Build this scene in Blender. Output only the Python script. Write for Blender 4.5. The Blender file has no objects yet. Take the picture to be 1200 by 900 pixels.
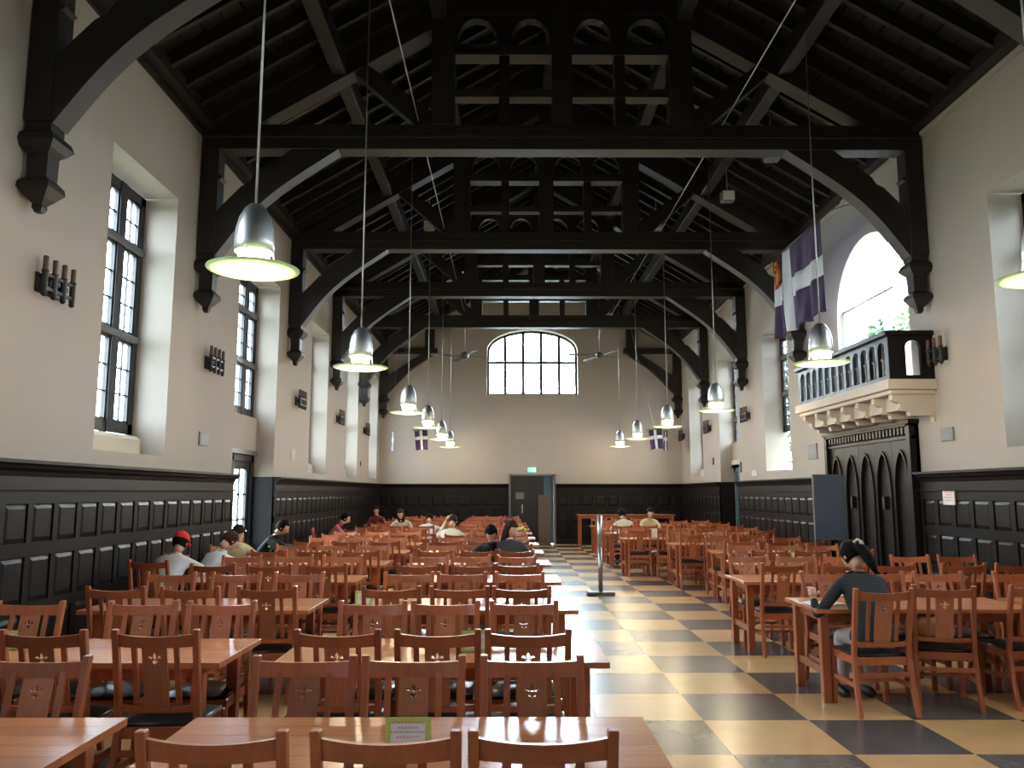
import bpy, bmesh, math, random
from mathutils import Vector, Matrix, noise

R = math.radians
PI = math.pi
scene = bpy.context.scene
random.seed(7)

# ------------------------------------------------------------------ camera, sky, light, exposure
cam_d = bpy.data.cameras.new('camera')
cam_d.sensor_width = 36.0
cam_d.lens = 950.0 / 1200.0 * 36.0
cam_d.clip_end = 500
cam = bpy.data.objects.new('camera', cam_d)
scene.collection.objects.link(cam)
cam.location = (0, 0, 1.68)
cam.rotation_euler = (R(90) + 0.13290, 0, -0.00522)
scene.camera = cam

world = bpy.data.worlds.new('overcast_sky')
scene.world = world
world.use_nodes = True
_nt = world.node_tree
_bg = _nt.nodes['Background']
# bright overcast, brightest around the veiled sun straight beyond the far window
_tc = _nt.nodes.new('ShaderNodeTexCoord'); _vm = _nt.nodes.new('ShaderNodeVectorMath'); _vm.operation = 'DOT_PRODUCT'
_vm.inputs[1].default_value = (0.03, 0.94, 0.34)
_nt.links.new(_tc.outputs['Generated'], _vm.inputs[0])
_mx = _nt.nodes.new('ShaderNodeMath'); _mx.operation = 'MAXIMUM'; _mx.inputs[1].default_value = 0.0
_pw = _nt.nodes.new('ShaderNodeMath'); _pw.operation = 'POWER'; _pw.inputs[1].default_value = 12.0
_ma = _nt.nodes.new('ShaderNodeMath'); _ma.operation = 'MULTIPLY_ADD'; _ma.inputs[1].default_value = 60.0; _ma.inputs[2].default_value = 20.0
_nt.links.new(_vm.outputs['Value'], _mx.inputs[0]); _nt.links.new(_mx.outputs[0], _pw.inputs[0]); _nt.links.new(_pw.outputs[0], _ma.inputs[0])
_nt.links.new(_ma.outputs[0], _bg.inputs['Strength'])
_bg.inputs['Color'].default_value = (0.78, 0.90, 1.0, 1)

scene.view_settings.view_transform = 'Standard'
scene.view_settings.look = 'None'
scene.view_settings.gamma = 1.0
scene.view_settings.exposure = 0.72
scene.view_settings.use_curve_mapping = False
scene.cycles.max_bounces = 8
scene.cycles.diffuse_bounces = 5
scene.cycles.glossy_bounces = 4
scene.cycles.transparent_max_bounces = 8
scene.cycles.sample_clamp_indirect = 6.0

WL, WR, CX = -4.27, 5.80, 0.765          # wall planes and centre line of the hall
YB, YF = -3.5, 27.0                      # back and far wall
HALF = (WR - WL) / 2
EAVE = 6.85
SLOPE = 0.60
WT = 0.5                                 # wall thickness
def roof_z(x): return EAVE + (HALF - abs(x - CX)) * SLOPE

# window plan: (y0, y1, z0, z1); first two per wall are unseen, added for light
WIN_L = [(-1.2, 0.5, 2.12, 5.45), (3.7, 5.4, 2.12, 5.45), (8.38, 10.12, 2.12, 5.45), (12.62, 14.88, 2.34, 5.5),
         (17.45, 19.1, 2.1, 5.4), (21.4, 23.05, 2.1, 5.4), (25.0, 26.5, 2.1, 5.4)]
WIN_R = [(-1.2, 0.5, 2.2, 5.3), (3.4, 5.1, 2.2, 5.3), (7.7, 9.40, 2.2, 5.28),
         (16.6, 18.23, 2.15, 5.24), (20.38, 22.17, 2.34, 5.3), (24.1, 25.8, 2.15, 5.28)]

def portal(name, loc, rot, sx, sy):
    d = bpy.data.lights.new(name, 'AREA')
    d.shape = 'RECTANGLE'; d.size = sx; d.size_y = sy
    d.cycles.is_portal = True
    o = bpy.data.objects.new(name, d)
    scene.collection.objects.link(o)
    o.location = loc; o.rotation_euler = rot
    return o
for (a, b, c, d) in WIN_L:
    portal('window_daylight', (WL - 0.62, (a + b) / 2, (c + d) / 2), (0, R(-90), 0), d - c, b - a)
for (a, b, c, d) in WIN_R:
    portal('window_daylight', (WR + 0.62, (a + b) / 2, (c + d) / 2), (0, R(90), 0), d - c, b - a)
portal('window_daylight', (WR + 0.62, 12.72, 4.45), (0, R(90), 0), 2.8, 2.5)
portal('window_daylight', (0.83, YF + 0.62, 6.05), (R(-90), 0, 0), 3.1, 2.3)

# ------------------------------------------------------------------ materials
MATS = {}
def mat(name, color, rough=0.6, metal=0.0, var=0.0, scale=8.0, stretch=(1, 1, 1), bump=0.0, emit=None,
        spec=0.5, rnd=0.0, coat=0.0, dark=None, coords='Object'):
    m = bpy.data.materials.new(name); m.use_nodes = True
    nt = m.node_tree; N = nt.nodes; L = nt.links
    b = N['Principled BSDF']
    b.inputs['Roughness'].default_value = rough
    b.inputs['Metallic'].default_value = metal
    b.inputs['Specular IOR Level'].default_value = spec
    b.inputs['Coat Weight'].default_value = coat
    b.inputs['Coat Roughness'].default_value = 0.15
    tc = N.new('ShaderNodeTexCoord'); mp = N.new('ShaderNodeMapping')
    mp.inputs['Scale'].default_value = stretch
    L.new(tc.outputs[coords], mp.inputs['Vector'])
    nz = N.new('ShaderNodeTexNoise'); nz.inputs['Scale'].default_value = scale
    nz.inputs['Detail'].default_value = 5
    L.new(mp.outputs[0], nz.inputs['Vector'])
    mix = N.new('ShaderNodeMix'); mix.data_type = 'RGBA'
    c = Vector(color[:3])
    d = Vector(dark) if dark else c * (1 - var)
    e = c * (1 + var * 0.6)
    mix.inputs['A'].default_value = (*d, 1)
    mix.inputs['B'].default_value = (min(e.x, 1), min(e.y, 1), min(e.z, 1), 1)
    L.new(nz.outputs['Fac'], mix.inputs['Factor'])
    out = mix.outputs['Result']
    if rnd:
        oi = N.new('ShaderNodeObjectInfo'); hs = N.new('ShaderNodeHueSaturation')
        mr = N.new('ShaderNodeMapRange')
        mr.inputs['To Min'].default_value = 1 - rnd; mr.inputs['To Max'].default_value = 1 + rnd
        L.new(oi.outputs['Random'], mr.inputs['Value'])
        L.new(mr.outputs[0], hs.inputs['Value']); L.new(out, hs.inputs['Color'])
        out = hs.outputs['Color']
    L.new(out, b.inputs['Base Color'])
    if bump:
        bp = N.new('ShaderNodeBump'); bp.inputs['Strength'].default_value = bump
        bp.inputs['Distance'].default_value = 0.01
        L.new(nz.outputs['Fac'], bp.inputs['Height']); L.new(bp.outputs[0], b.inputs['Normal'])
    if emit:
        b.inputs['Emission Color'].default_value = (*emit[0], 1)
        b.inputs['Emission Strength'].default_value = emit[1]
    MATS[name] = m
    return m

mat('plaster', (0.43, 0.388, 0.350), 0.9, var=0.06, scale=1.3, bump=0.15, spec=0.2)
mat('stone', (0.60, 0.55, 0.46), 0.85, var=0.1, scale=6, spec=0.2)
mat('balcony_stone', (0.58, 0.52, 0.45), 0.85, var=0.1, scale=6, spec=0.2)
mat('dark_oak', (0.013, 0.0105, 0.011), 0.42, spec=0.14, var=0.35, scale=5, stretch=(1, 1, 8), bump=0.1, rnd=0.12)
mat('roof_timber', (0.0125, 0.0092, 0.008), 0.55, var=0.35, scale=3, stretch=(1, 1, 1), bump=0.1)
mat('roof_board', (0.006, 0.005, 0.005), 0.75, var=0.35, scale=3, stretch=(1, 6, 1))
mat('chair_wood', (0.42, 0.118, 0.044), 0.38, var=0.35, scale=9, stretch=(4, 4, 0.7), rnd=0.22, coat=0.15)
mat('splat_wood', (0.46, 0.155, 0.068), 0.38, var=0.35, scale=14, stretch=(5, 1, 0.5), rnd=0.22, coat=0.15)
mat('table_wood', (0.52, 0.185, 0.072), 0.27, var=0.3, scale=5, stretch=(0.7, 9, 9), rnd=0.16, spec=0.4)
mat('black_leather', (0.012, 0.012, 0.013), 0.32, var=0.2, scale=30, bump=0.1)
mat('black_iron', (0.012, 0.011, 0.011), 0.5, var=0.3, scale=20)
mat('window_metal', (0.018, 0.02, 0.026), 0.45, var=0.2, scale=10)
mat('candle_wax', (0.10, 0.055, 0.05), 0.5, var=0.2, scale=20)
mat('aluminium', (0.62, 0.62, 0.63), 0.42, metal=1.0, var=0.08, scale=4)
mat('steel', (0.42, 0.42, 0.43), 0.35, metal=1.0, var=0.1, scale=6)
mat('rod_metal', (0.45, 0.45, 0.45), 0.4, metal=0.8, var=0.1, scale=6)
mat('lamp_bulb', (1, 1, 1), 0.5, emit=((1.0, 0.88, 0.66), 32.0))
mat('white_cloth', (0.62, 0.66, 0.75), 0.85, var=0.08, scale=10)
mat('purple_cloth', (0.045, 0.025, 0.085), 0.85, var=0.25, scale=10)
mat('navy_cloth', (0.03, 0.02, 0.05), 0.85, var=0.25, scale=10)
mat('orange_cloth', (0.75, 0.24, 0.03), 0.8, var=0.15, scale=20)
mat('grey_grille', (0.20, 0.20, 0.21), 0.6, var=0.1, scale=30)
mat('pale_plastic', (0.6, 0.58, 0.52), 0.5, var=0.05)
mat('blue_board', (0.085, 0.12, 0.20), 0.8, var=0.1, scale=40)
mat('blue_grey', (0.10, 0.15, 0.18), 0.5, var=0.1, scale=10)
mat('white_paper', (0.8, 0.8, 0.78), 0.7, var=0.03)
mat('yellow_green_paper', (0.50, 0.62, 0.16), 0.7, var=0.15, scale=60)
mat('red_print', (0.70, 0.12, 0.15), 0.7)
mat('grey_print', (0.25, 0.25, 0.28), 0.7)
mat('exit_green', (0.1, 0.6, 0.3), 0.5, emit=((0.25, 1.0, 0.55), 0.8))
mat('exit_white', (0.9, 0.9, 0.9), 0.5, emit=((0.85, 1.0, 0.9), 1.5))
mat('door_dark', (0.010, 0.012, 0.017), 0.4, var=0.2, scale=10)
mat('plywood', (0.11, 0.083, 0.06), 0.7, var=0.15, scale=5, stretch=(4, 1, 1))
mat('grey_metal', (0.16, 0.165, 0.18), 0.5, metal=0.4, var=0.1)
mat('skin', (0.62, 0.36, 0.26), 0.55, var=0.06)
mat('skin_pale', (0.68, 0.43, 0.32), 0.55, var=0.06)
mat('black_hair', (0.006, 0.0055, 0.006), 0.75, spec=0.12, var=0.5, scale=30, stretch=(6, 6, 0.6), bump=0.3)
mat('brown_hair', (0.040, 0.018, 0.012), 0.75, spec=0.15, var=0.5, scale=30, stretch=(6, 6, 0.6), bump=0.3)
mat('lip', (0.42, 0.13, 0.11), 0.5)
mat('eye_dark', (0.01, 0.01, 0.01), 0.2)
for nm, c in [('white_shirt', (0.66, 0.70, 0.80)), ('cream_top', (0.72, 0.62, 0.36)), ('dark_green_jacket', (0.012, 0.02, 0.02)),
              ('charcoal_sweater', (0.035, 0.04, 0.042)), ('pink_top', (0.60, 0.16, 0.22)), ('black_top', (0.015, 0.015, 0.017)),
              ('maroon_top', (0.14, 0.025, 0.035)), ('beige_top', (0.62, 0.55, 0.45)), ('red_cap', (0.72, 0.015, 0.03)),
              ('red_top', (0.6, 0.04, 0.05)), ('dark_trousers', (0.015, 0.016, 0.022)), ('pale_trousers', (0.45, 0.42, 0.42)),
              ('black_shoe', (0.01, 0.01, 0.011)), ('tan_bag', (0.32, 0.19, 0.075)), ('yellow_bag', (0.65, 0.60, 0.10)),
              ('hair_clip', (0.65, 0.60, 0.55)), ('foliage', (0.045, 0.075, 0.03)), ('bark', (0.08, 0.05, 0.03)),
              ('lawn', (0.19, 0.21, 0.14)), ('outer_render', (0.42, 0.44, 0.43)), ('paver', (0.35, 0.34, 0.32)), ('bottle_green', (0.35, 0.55, 0.15))]:
    mat(nm, c, 0.85 if 'shoe' not in nm else 0.4, var=0.18, scale=14)

def stripe_mat():                                   # navy knit with fine pale stripes
    m = mat('striped_sweater', (0.02, 0.022, 0.032), 0.9)
    nt = m.node_tree; N = nt.nodes; L = nt.links
    tc = N.new('ShaderNodeTexCoord'); w = N.new('ShaderNodeTexWave')
    w.bands_direction = 'Z'; w.inputs['Scale'].default_value = 20; w.inputs['Distortion'].default_value = 0.6
    L.new(tc.outputs['Object'], w.inputs['Vector'])
    r = N.new('ShaderNodeValToRGB')
    r.color_ramp.elements[0].position = 0.55; r.color_ramp.elements[0].color = (0.014, 0.016, 0.024, 1)
    r.color_ramp.elements[1].position = 0.85; r.color_ramp.elements[1].color = (0.05, 0.053, 0.062, 1)
    L.new(w.outputs['Fac'], r.inputs['Fac']); L.new(r.outputs[0], N['Principled BSDF'].inputs['Base Color'])
stripe_mat()

def floor_mat(name, c1, c2):                        # marbled linoleum, waxed
    m = mat(name, c1, 0.23, dark=c2, scale=5, rnd=0.07, coords='Object')
    nt = m.node_tree; N = nt.nodes; L = nt.links
    b = N['Principled BSDF']; b.inputs['Specular IOR Level'].default_value = 0.65
    tc = N.new('ShaderNodeNewGeometry'); nz = N.new('ShaderNodeTexNoise'); nz.inputs['Scale'].default_value = 1.6
    nz.inputs['Detail'].default_value = 3
    L.new(tc.outputs['Position'], nz.inputs['Vector'])
    for n_ in list(N):
        if n_.type == 'MAPPING': L.new(tc.outputs['Position'], n_.inputs['Vector'])
    mr = N.new('ShaderNodeMapRange'); mr.inputs['To Min'].default_value = 0.22; mr.inputs['To Max'].default_value = 0.36
    b.inputs['Roughness'].default_value = 0.27
floor_mat('tile_yellow', (0.72, 0.44, 0.20), (0.58, 0.35, 0.16))
floor_mat('tile_dark', (0.125, 0.115, 0.118), (0.07, 0.066, 0.07))

def glass_mat(name, tint, refl):
    m = bpy.data.materials.new(name); m.use_nodes = True
    nt = m.node_tree; N = nt.nodes; L = nt.links
    N.remove(N['Principled BSDF'])
    t = N.new('ShaderNodeBsdfTransparent'); t.inputs[0].default_value = (*tint, 1)
    g = N.new('ShaderNodeBsdfGlossy'); g.inputs['Roughness'].default_value = 0.05
    fr = N.new('ShaderNodeLayerWeight'); fr.inputs[0].default_value = 0.5
    p5 = N.new('ShaderNodeMath'); p5.operation = 'POWER'; p5.inputs[1].default_value = 5.0
    ml = N.new('ShaderNodeMath'); ml.operation = 'MULTIPLY_ADD'; ml.inputs[1].default_value = 0.8 * refl; ml.inputs[2].default_value = 0.04 * refl
    mx = N.new('ShaderNodeMixShader')
    L.new(fr.outputs['Facing'], p5.inputs[0]); L.new(p5.outputs[0], ml.inputs[0]); L.new(ml.outputs[0], mx.inputs[0])
    L.new(t.outputs[0], mx.inputs[1]); L.new(g.outputs[0], mx.inputs[2])
    L.new(mx.outputs[0], N['Material Output'].inputs['Surface'])
    MATS[name] = m
glass_mat('window_glass', (0.94, 0.96, 0.96), 0.7)
glass_mat('guard_glass', (0.80, 0.92, 0.88), 1.0)

def lamp_disc_mat():                                # frosted greenish glass plate lit by the bulb above
    m = bpy.data.materials.new('lamp_disc'); m.use_nodes = True
    nt = m.node_tree; N = nt.nodes; L = nt.links
    N.remove(N['Principled BSDF'])
    tr = N.new('ShaderNodeBsdfTranslucent'); tr.inputs[0].default_value = (0.72, 0.88, 0.60, 1)
    df = N.new('ShaderNodeBsdfDiffuse'); df.inputs[0].default_value = (0.62, 0.72, 0.55, 1)
    mx = N.new('ShaderNodeMixShader'); mx.inputs[0].default_value = 0.35
    L.new(tr.outputs[0], mx.inputs[1]); L.new(df.outputs[0], mx.inputs[2])
    L.new(mx.outputs[0], N['Material Output'].inputs['Surface'])
    MATS['lamp_disc'] = m
lamp_disc_mat()

# ------------------------------------------------------------------ geometry helpers
col = scene.collection
class MB:
    def __init__(s): s.v = []; s.f = []; s.mi = []; s.cur = 0
    def add(s, vs, fs):
        n = len(s.v); s.v += [tuple(v) for v in vs]
        for f in fs: s.f.append([i + n for i in f]); s.mi.append(s.cur)
        return s
    def box(s, x0, y0, z0, x1, y1, z1):
        return s.add([(x0, y0, z0), (x1, y0, z0), (x1, y1, z0), (x0, y1, z0), (x0, y0, z1), (x1, y0, z1), (x1, y1, z1), (x0, y1, z1)],
                     [(0, 3, 2, 1), (4, 5, 6, 7), (0, 1, 5, 4), (1, 2, 6, 5), (2, 3, 7, 6), (3, 0, 4, 7)])
    def prism(s, pts, w0, w1, fn):                   # polygon pts (u,v) extruded from w0 to w1 through fn(u,v,w)
        n = len(pts)
        vs = [fn(u, v, w0) for u, v in pts] + [fn(u, v, w1) for u, v in pts]
        fs = [list(range(n))[::-1], list(range(n, 2 * n))] + [[i, (i + 1) % n, n + (i + 1) % n, n + i] for i in range(n)]
        return s.add(vs, fs)
    def sweep(s, pts, r, seg=8, caps=True, flat=None):   # tube through pts with radii r (number or list)
        P = [Vector(p) for p in pts]; n = len(P)
        rr = r if isinstance(r, (list, tuple)) else [r] * n
        vs = []; fs = []
        up = Vector((0, 0, 1))
        for i, p in enumerate(P):
            d = (P[min(i + 1, n - 1)] - P[max(i - 1, 0)])
            d = d.normalized() if d.length > 1e-9 else Vector((0, 0, 1))
            a = d.cross(up)
            if a.length < 1e-3: a = d.cross(Vector((1, 0, 0)))
            a.normalize(); b = d.cross(a)
            for k in range(seg):
                t = 2 * PI * (k + 0.5) / seg
                vs.append(p + (a * math.cos(t) + b * math.sin(t)) * rr[i])
        for i in range(n - 1):
            for k in range(seg):
                k2 = (k + 1) % seg
                fs.append([i * seg + k, i * seg + k2, (i + 1) * seg + k2, (i + 1) * seg + k])
        if caps: fs.append(list(range(seg))[::-1]); fs.append([(n - 1) * seg + k for k in range(seg)])
        return s.add(vs, fs)
    def strip(s, pts, wx, wy):                       # rectangular bar through pts (mostly vertical): widths in x and y
        n = len(pts); vs = []; fs = []
        for (x, y, z) in pts:
            vs += [(x - wx / 2, y - wy / 2, z), (x + wx / 2, y - wy / 2, z), (x + wx / 2, y + wy / 2, z), (x - wx / 2, y + wy / 2, z)]
        for i in range(n - 1):
            for k in range(4):
                k2 = (k + 1) % 4
                fs.append([i * 4 + k, i * 4 + k2, (i + 1) * 4 + k2, (i + 1) * 4 + k])
        fs.append([3, 2, 1, 0]); fs.append([(n - 1) * 4 + k for k in range(4)])
        return s.add(vs, fs)
    def lathe(s, prof, seg=24, c=(0, 0, 0), rot=0.0):
        n = len(prof); vs = []; fs = []
        for (r, z) in prof:
            for k in range(seg):
                t = 2 * PI * k / seg + rot
                vs.append((c[0] + r * math.cos(t), c[1] + r * math.sin(t), c[2] + z))
        for i in range(n - 1):
            for k in range(seg):
                k2 = (k + 1) % seg
                fs.append([i * seg + k, i * seg + k2, (i + 1) * seg + k2, (i + 1) * seg + k])
        fs.append(list(range(seg))[::-1]); fs.append([(n - 1) * seg + k for k in range(seg)])
        return s.add(vs, fs)
    def ball(s, c, r, seg=12, rings=8, fn=None):
        rx, ry, rz = r if isinstance(r, (list, tuple)) else (r, r, r)
        vs = []; fs = []
        for i in range(rings + 1):
            a = PI * i / rings
            for k in range(seg):
                t = 2 * PI * k / seg
                d = Vector((math.sin(a) * math.cos(t), math.sin(a) * math.sin(t), math.cos(a)))
                p = Vector((d.x * rx, d.y * ry, d.z * rz))
                if fn: p = fn(d, p)
                vs.append(Vector(c) + p)
        for i in range(rings):
            for k in range(seg):
                k2 = (k + 1) % seg
                fs.append([i * seg + k, (i + 1) * seg + k, (i + 1) * seg + k2, i * seg + k2])
        return s.add(vs, fs)
    def xf(s, M):
        s.v = [tuple(M @ Vector(v)) for v in s.v]; return s
    def mesh(s, name, mats, smooth=False, bevel=0.0):
        me = bpy.data.meshes.new(name)
        me.from_pydata(s.v, [], s.f)
        bm = bmesh.new(); bm.from_mesh(me)
        bm.faces.ensure_lookup_table()
        for i, f in enumerate(bm.faces): f.material_index = s.mi[i]
        bmesh.ops.remove_doubles(bm, verts=bm.verts, dist=1e-6)
        bmesh.ops.recalc_face_normals(bm, faces=bm.faces)
        if bevel:
            bmesh.ops.bevel(bm, geom=[e for e in bm.edges if len(e.link_faces) == 2 and e.calc_face_angle(0) > 0.6], offset=bevel,
                            segments=1, affect='EDGES', clamp_overlap=True)
        bm.to_mesh(me); bm.free()
        for m in (mats if isinstance(mats, (list, tuple)) else [mats]): me.materials.append(MATS[m])
        if smooth:
            for p in me.polygons: p.use_smooth = True
        me.update()
        return me
    def build(s, name, mats, parent=None, smooth=False, bevel=0.0, loc=None, kind=None):
        return link(name, s.mesh(name, mats, smooth, bevel), parent, loc, kind)

def link(name, me, parent=None, loc=None, kind=None, rot=None):
    o = bpy.data.objects.new(name, me); col.objects.link(o)
    if parent: o.parent = parent
    if loc: o.location = loc
    if rot: o.rotation_euler = rot
    if kind: o['kind'] = kind
    return o
def tag(o, label, cat, group=None):
    o['label'] = label; o['category'] = cat
    if group: o['group'] = group
    return o
def thing(name, label, cat, loc=(0, 0, 0), rz=0, group=None):
    o = bpy.data.objects.new(name, None); col.objects.link(o)
    o.empty_display_size = 0.1
    o.location = loc; o.rotation_euler = (0, 0, rz)
    return tag(o, label, cat, group)
def struct(name, loc=(0, 0, 0)):
    o = bpy.data.objects.new(name, None); col.objects.link(o); o.location = loc; o['kind'] = 'structure'
    o.empty_display_size = 0.1
    return o
def dup(o, loc=None, rz=None, parent=None):          # a thing with copies of its parts and sub-parts (meshes shared)
    c = o.copy(); col.objects.link(c)
    if parent: c.parent = parent
    if loc is not None: c.location = loc
    if rz is not None: c.rotation_euler = (0, 0, rz)
    for ch in kids.get(o, []) or list(o.children): dup(ch, parent=c)
    return c
kids = {}
KEY_XY = lambda u, v, w: (u, v, w)
XZ = lambda u, v, w: (u, w, v)                       # u -> x, v -> z, w -> y
YZ = lambda u, v, w: (w, u, v)                       # u -> y, v -> z, w -> x

def plate(name, outline, holes, w0, w1, fn, mat_name, parent=None, kind=None):
    """a flat plate with real holes, filled by a 2D curve and extruded"""
    cu = bpy.data.curves.new('outline_curve', 'CURVE'); cu.dimensions = '2D'; cu.fill_mode = 'BOTH'
    cu.extrude = 0.5
    for poly in [outline] + holes:
        sp = cu.splines.new('POLY'); sp.points.add(len(poly) - 1)
        for i, (u, v) in enumerate(poly): sp.points[i].co = (u, v, 0, 1)
        sp.use_cyclic_u = True
    o = bpy.data.objects.new('outline_curve', cu); col.objects.link(o)
    dg = bpy.context.evaluated_depsgraph_get(); dg.update()
    me = bpy.data.meshes.new_from_object(o.evaluated_get(dg))
    bpy.data.objects.remove(o); bpy.data.curves.remove(cu)
    me.name = name
    for v in me.vertices:
        t = v.co.z + 0.5
        v.co = fn(v.co.x, v.co.y, w0 + (w1 - w0) * t)
    bm = bmesh.new(); bm.from_mesh(me)
    bmesh.ops.remove_doubles(bm, verts=bm.verts, dist=1e-5)
    bmesh.ops.recalc_face_normals(bm, faces=bm.faces); bm.to_mesh(me); bm.free()
    me.materials.clear(); me.materials.append(MATS[mat_name])
    for p in me.polygons: p.material_index = 0; p.use_smooth = False
    if parent is False: return me
    return link(name, me, parent, kind=kind)

def arc(cx, cz, rx, rz, a0, a1, n):
    return [(cx + rx * math.cos(R(a0 + (a1 - a0) * i / n)), cz + rz * math.sin(R(a0 + (a1 - a0) * i / n))) for i in range(n + 1)]
def rect(a, b, c, d): return [(a, c), (b, c), (b, d), (a, d)]

# ------------------------------------------------------------------ walls
hole_arch = [(11.46, 3.13), (13.98, 3.13)] + arc(12.72, 4.62, 1.26, 1.2, 0, 180, 20)
outl = [(YB - WT, -0.1), (12.62, -0.1), (12.62, 5.5), (14.88, 5.5), (14.88, -0.1), (YF + WT, -0.1), (YF + WT, EAVE), (YB - WT, EAVE)]
plate('wall_left', outl, [rect(a, b, c, d) for i, (a, b, c, d) in enumerate(WIN_L) if i != 3], WL - WT, WL, YZ, 'plaster', kind='structure')
outr = [(YB - WT, -0.1), (20.38, -0.1), (20.38, 5.3), (22.17, 5.3), (22.17, -0.1), (YF + WT, -0.1), (YF + WT, EAVE), (YB - WT, EAVE)]
plate('wall_right', outr, [rect(a, b, c, d) for i, (a, b, c, d) in enumerate(WIN_R) if i != 4] + [hole_arch], WR, WR + WT, YZ, 'plaster', kind='structure')
gable = [(WL, -0.1), (0.08, -0.1), (0.08, 2.25), (1.53, 2.25), (1.53, -0.1), (WR, -0.1), (WR, EAVE), (CX, EAVE + HALF * SLOPE), (WL, EAVE)]
far_arch = [(-0.70, 4.94), (2.36, 4.94), (2.36, 6.45)] + arc(0.83, 6.45, 1.53, 0.71, 0, 180, 18)[1:-1] + [(-0.70, 6.45)]
plate('wall_far', gable, [far_arch], YF, YF + WT, XZ, 'plaster', kind='structure')
gb = [(WL, -0.1), (WR, -0.1), (WR, EAVE), (CX, EAVE + HALF * SLOPE), (WL, EAVE)]
plate('wall_back', gb, [], YB - WT, YB, XZ, 'plaster', kind='structure')

# ------------------------------------------------------------------ floor: chequered tiles
TX, TY, TS = 2.24, 5.50, 0.80
TSX = 0.785
fl = struct('floor')
b = MB(); b.box(WL - WT, YB - WT, -0.12, WR + WT, YF + WT, -0.012); b.build('floor_bed', 'tile_dark', fl)
def tile_mesh(m):
    q = MB(); e = 0.0012
    x, y = TSX / 2 - e, TS / 2 - e
    q.box(-x, -y, -0.012, x, y, 0)
    return q.mesh('floor_tile', m)
tile_me = {0: tile_mesh('tile_dark'), 1: tile_mesh('tile_yellow')}
rest = MB()
i0 = math.floor((WL - TX) / TSX); i1 = math.ceil((WR - TX) / TSX)
j0 = math.floor((YB - TY) / TS); j1 = math.ceil((YF - TY) / TS)
for j in range(j0, j1):
    for i in range(i0, i1):
        par = (i + j) % 2
        x0 = TX + i * TSX; y0 = TY + j * TS
        cut = x0 < WL - 0.01 or x0 + TSX > WR + 0.01 or y0 + TS > YF
        if (j >= -5 and y0 < 17.5) and not cut:
            link('floor_tile', tile_me[par], fl, loc=(x0 + TSX / 2, y0 + TS / 2, 0))
        else:
            xa, xb = max(x0, WL - WT) + 0.0012, min(x0 + TSX, WR + WT) - 0.0012
            ya, yb = max(y0, YB) + 0.0012, min(y0 + TS, YF) - 0.0012
            if xb <= xa or yb <= ya: continue
            rest.cur = par
            rest.box(xa, ya, -0.012, xb, yb, 0)
rest.build('floor_tiles', ['tile_dark', 'tile_yellow'], fl, kind='stuff')

# ------------------------------------------------------------------ ceiling: boards, rafters, purlins
ce = struct('ceiling')
for s in (-1, 1):
    x_e = CX + s * (HALF + 0.55); z_e = EAVE - 0.55 * SLOPE
    zr = EAVE + HALF * SLOPE
    q = MB()
    nb = 24
    for k in range(nb):                               # roof boards running along the hall, each a little proud of the next
        t0, t1 = k / nb, (k + 1) / nb
        xa, za = x_e + (CX - x_e) * t0, z_e + (zr - z_e) * t0
        xb, zb = x_e + (CX - x_e) * (t1 - 0.004), z_e + (zr - z_e) * (t1 - 0.004)
        h = 0.004 * (k % 2)
        q.prism([(xa, za + h), (xb, zb + h), (xb, zb + 0.14), (xa, za + 0.14)], YB - WT, YF + WT, XZ)
    q.build('roof_boards', 'roof_board', ce, kind='stuff')
    q = MB(); q.prism([(x_e, z_e + 0.13), (CX, zr + 0.13), (CX, zr + 0.24), (x_e, z_e + 0.24)], YB - WT, YF + WT, XZ)
    q.build('roof_decking', 'roof_board', ce)
def rafter_me(s):
    q = MB()
    a = (CX + s * HALF, EAVE - 0.02); c = (CX, EAVE + HALF * SLOPE - 0.02)
    q.prism([a, c, (c[0], c[1] - 0.17), (a[0], a[1] - 0.17)], -0.035, 0.035, XZ)
    return q.mesh('rafter', 'roof_timber')
raf = [rafter_me(-1), rafter_me(1)]
y = YB + 0.25
while y < YF - 0.1:
    for m in raf: link('rafter', m, ce, loc=(0, y, 0))
    y += 0.48
for s in (-1, 1):
    for rx, w, dz in ((3.15, 0.2, 0.46), (1.75, 0.2, 0.46)):
        x = CX + s * rx; z = roof_z(x) - dz
        q = MB(); q.box(x - w / 2, YB, z, x + w / 2, YF, z + 0.3); q.build('purlin', 'roof_timber', ce, bevel=0.015)
    x = CX + s * (HALF - 0.10)                         # wall plate above the plaster
    q = MB(); q.box(x - 0.10, YB, EAVE - 0.16, x + 0.10, YF, EAVE + 0.02); q.build('wall_plate', 'roof_timber', ce)
    q = MB(); q.box(CX + s * HALF - 0.04 if s > 0 else CX + s * HALF, YB, EAVE - 0.24, CX + s * HALF if s > 0 else CX + s * HALF + 0.04, YF, EAVE - 0.17)
    q.build('cornice_moulding', 'plaster' if s > 0 else 'roof_timber', ce)
q = MB(); q.box(CX - 0.1, YB, EAVE + HALF * SLOPE - 0.5, CX + 0.1, YF, EAVE + HALF * SLOPE - 0.15); q.build('ridge_beam', 'roof_timber', ce)

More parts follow.
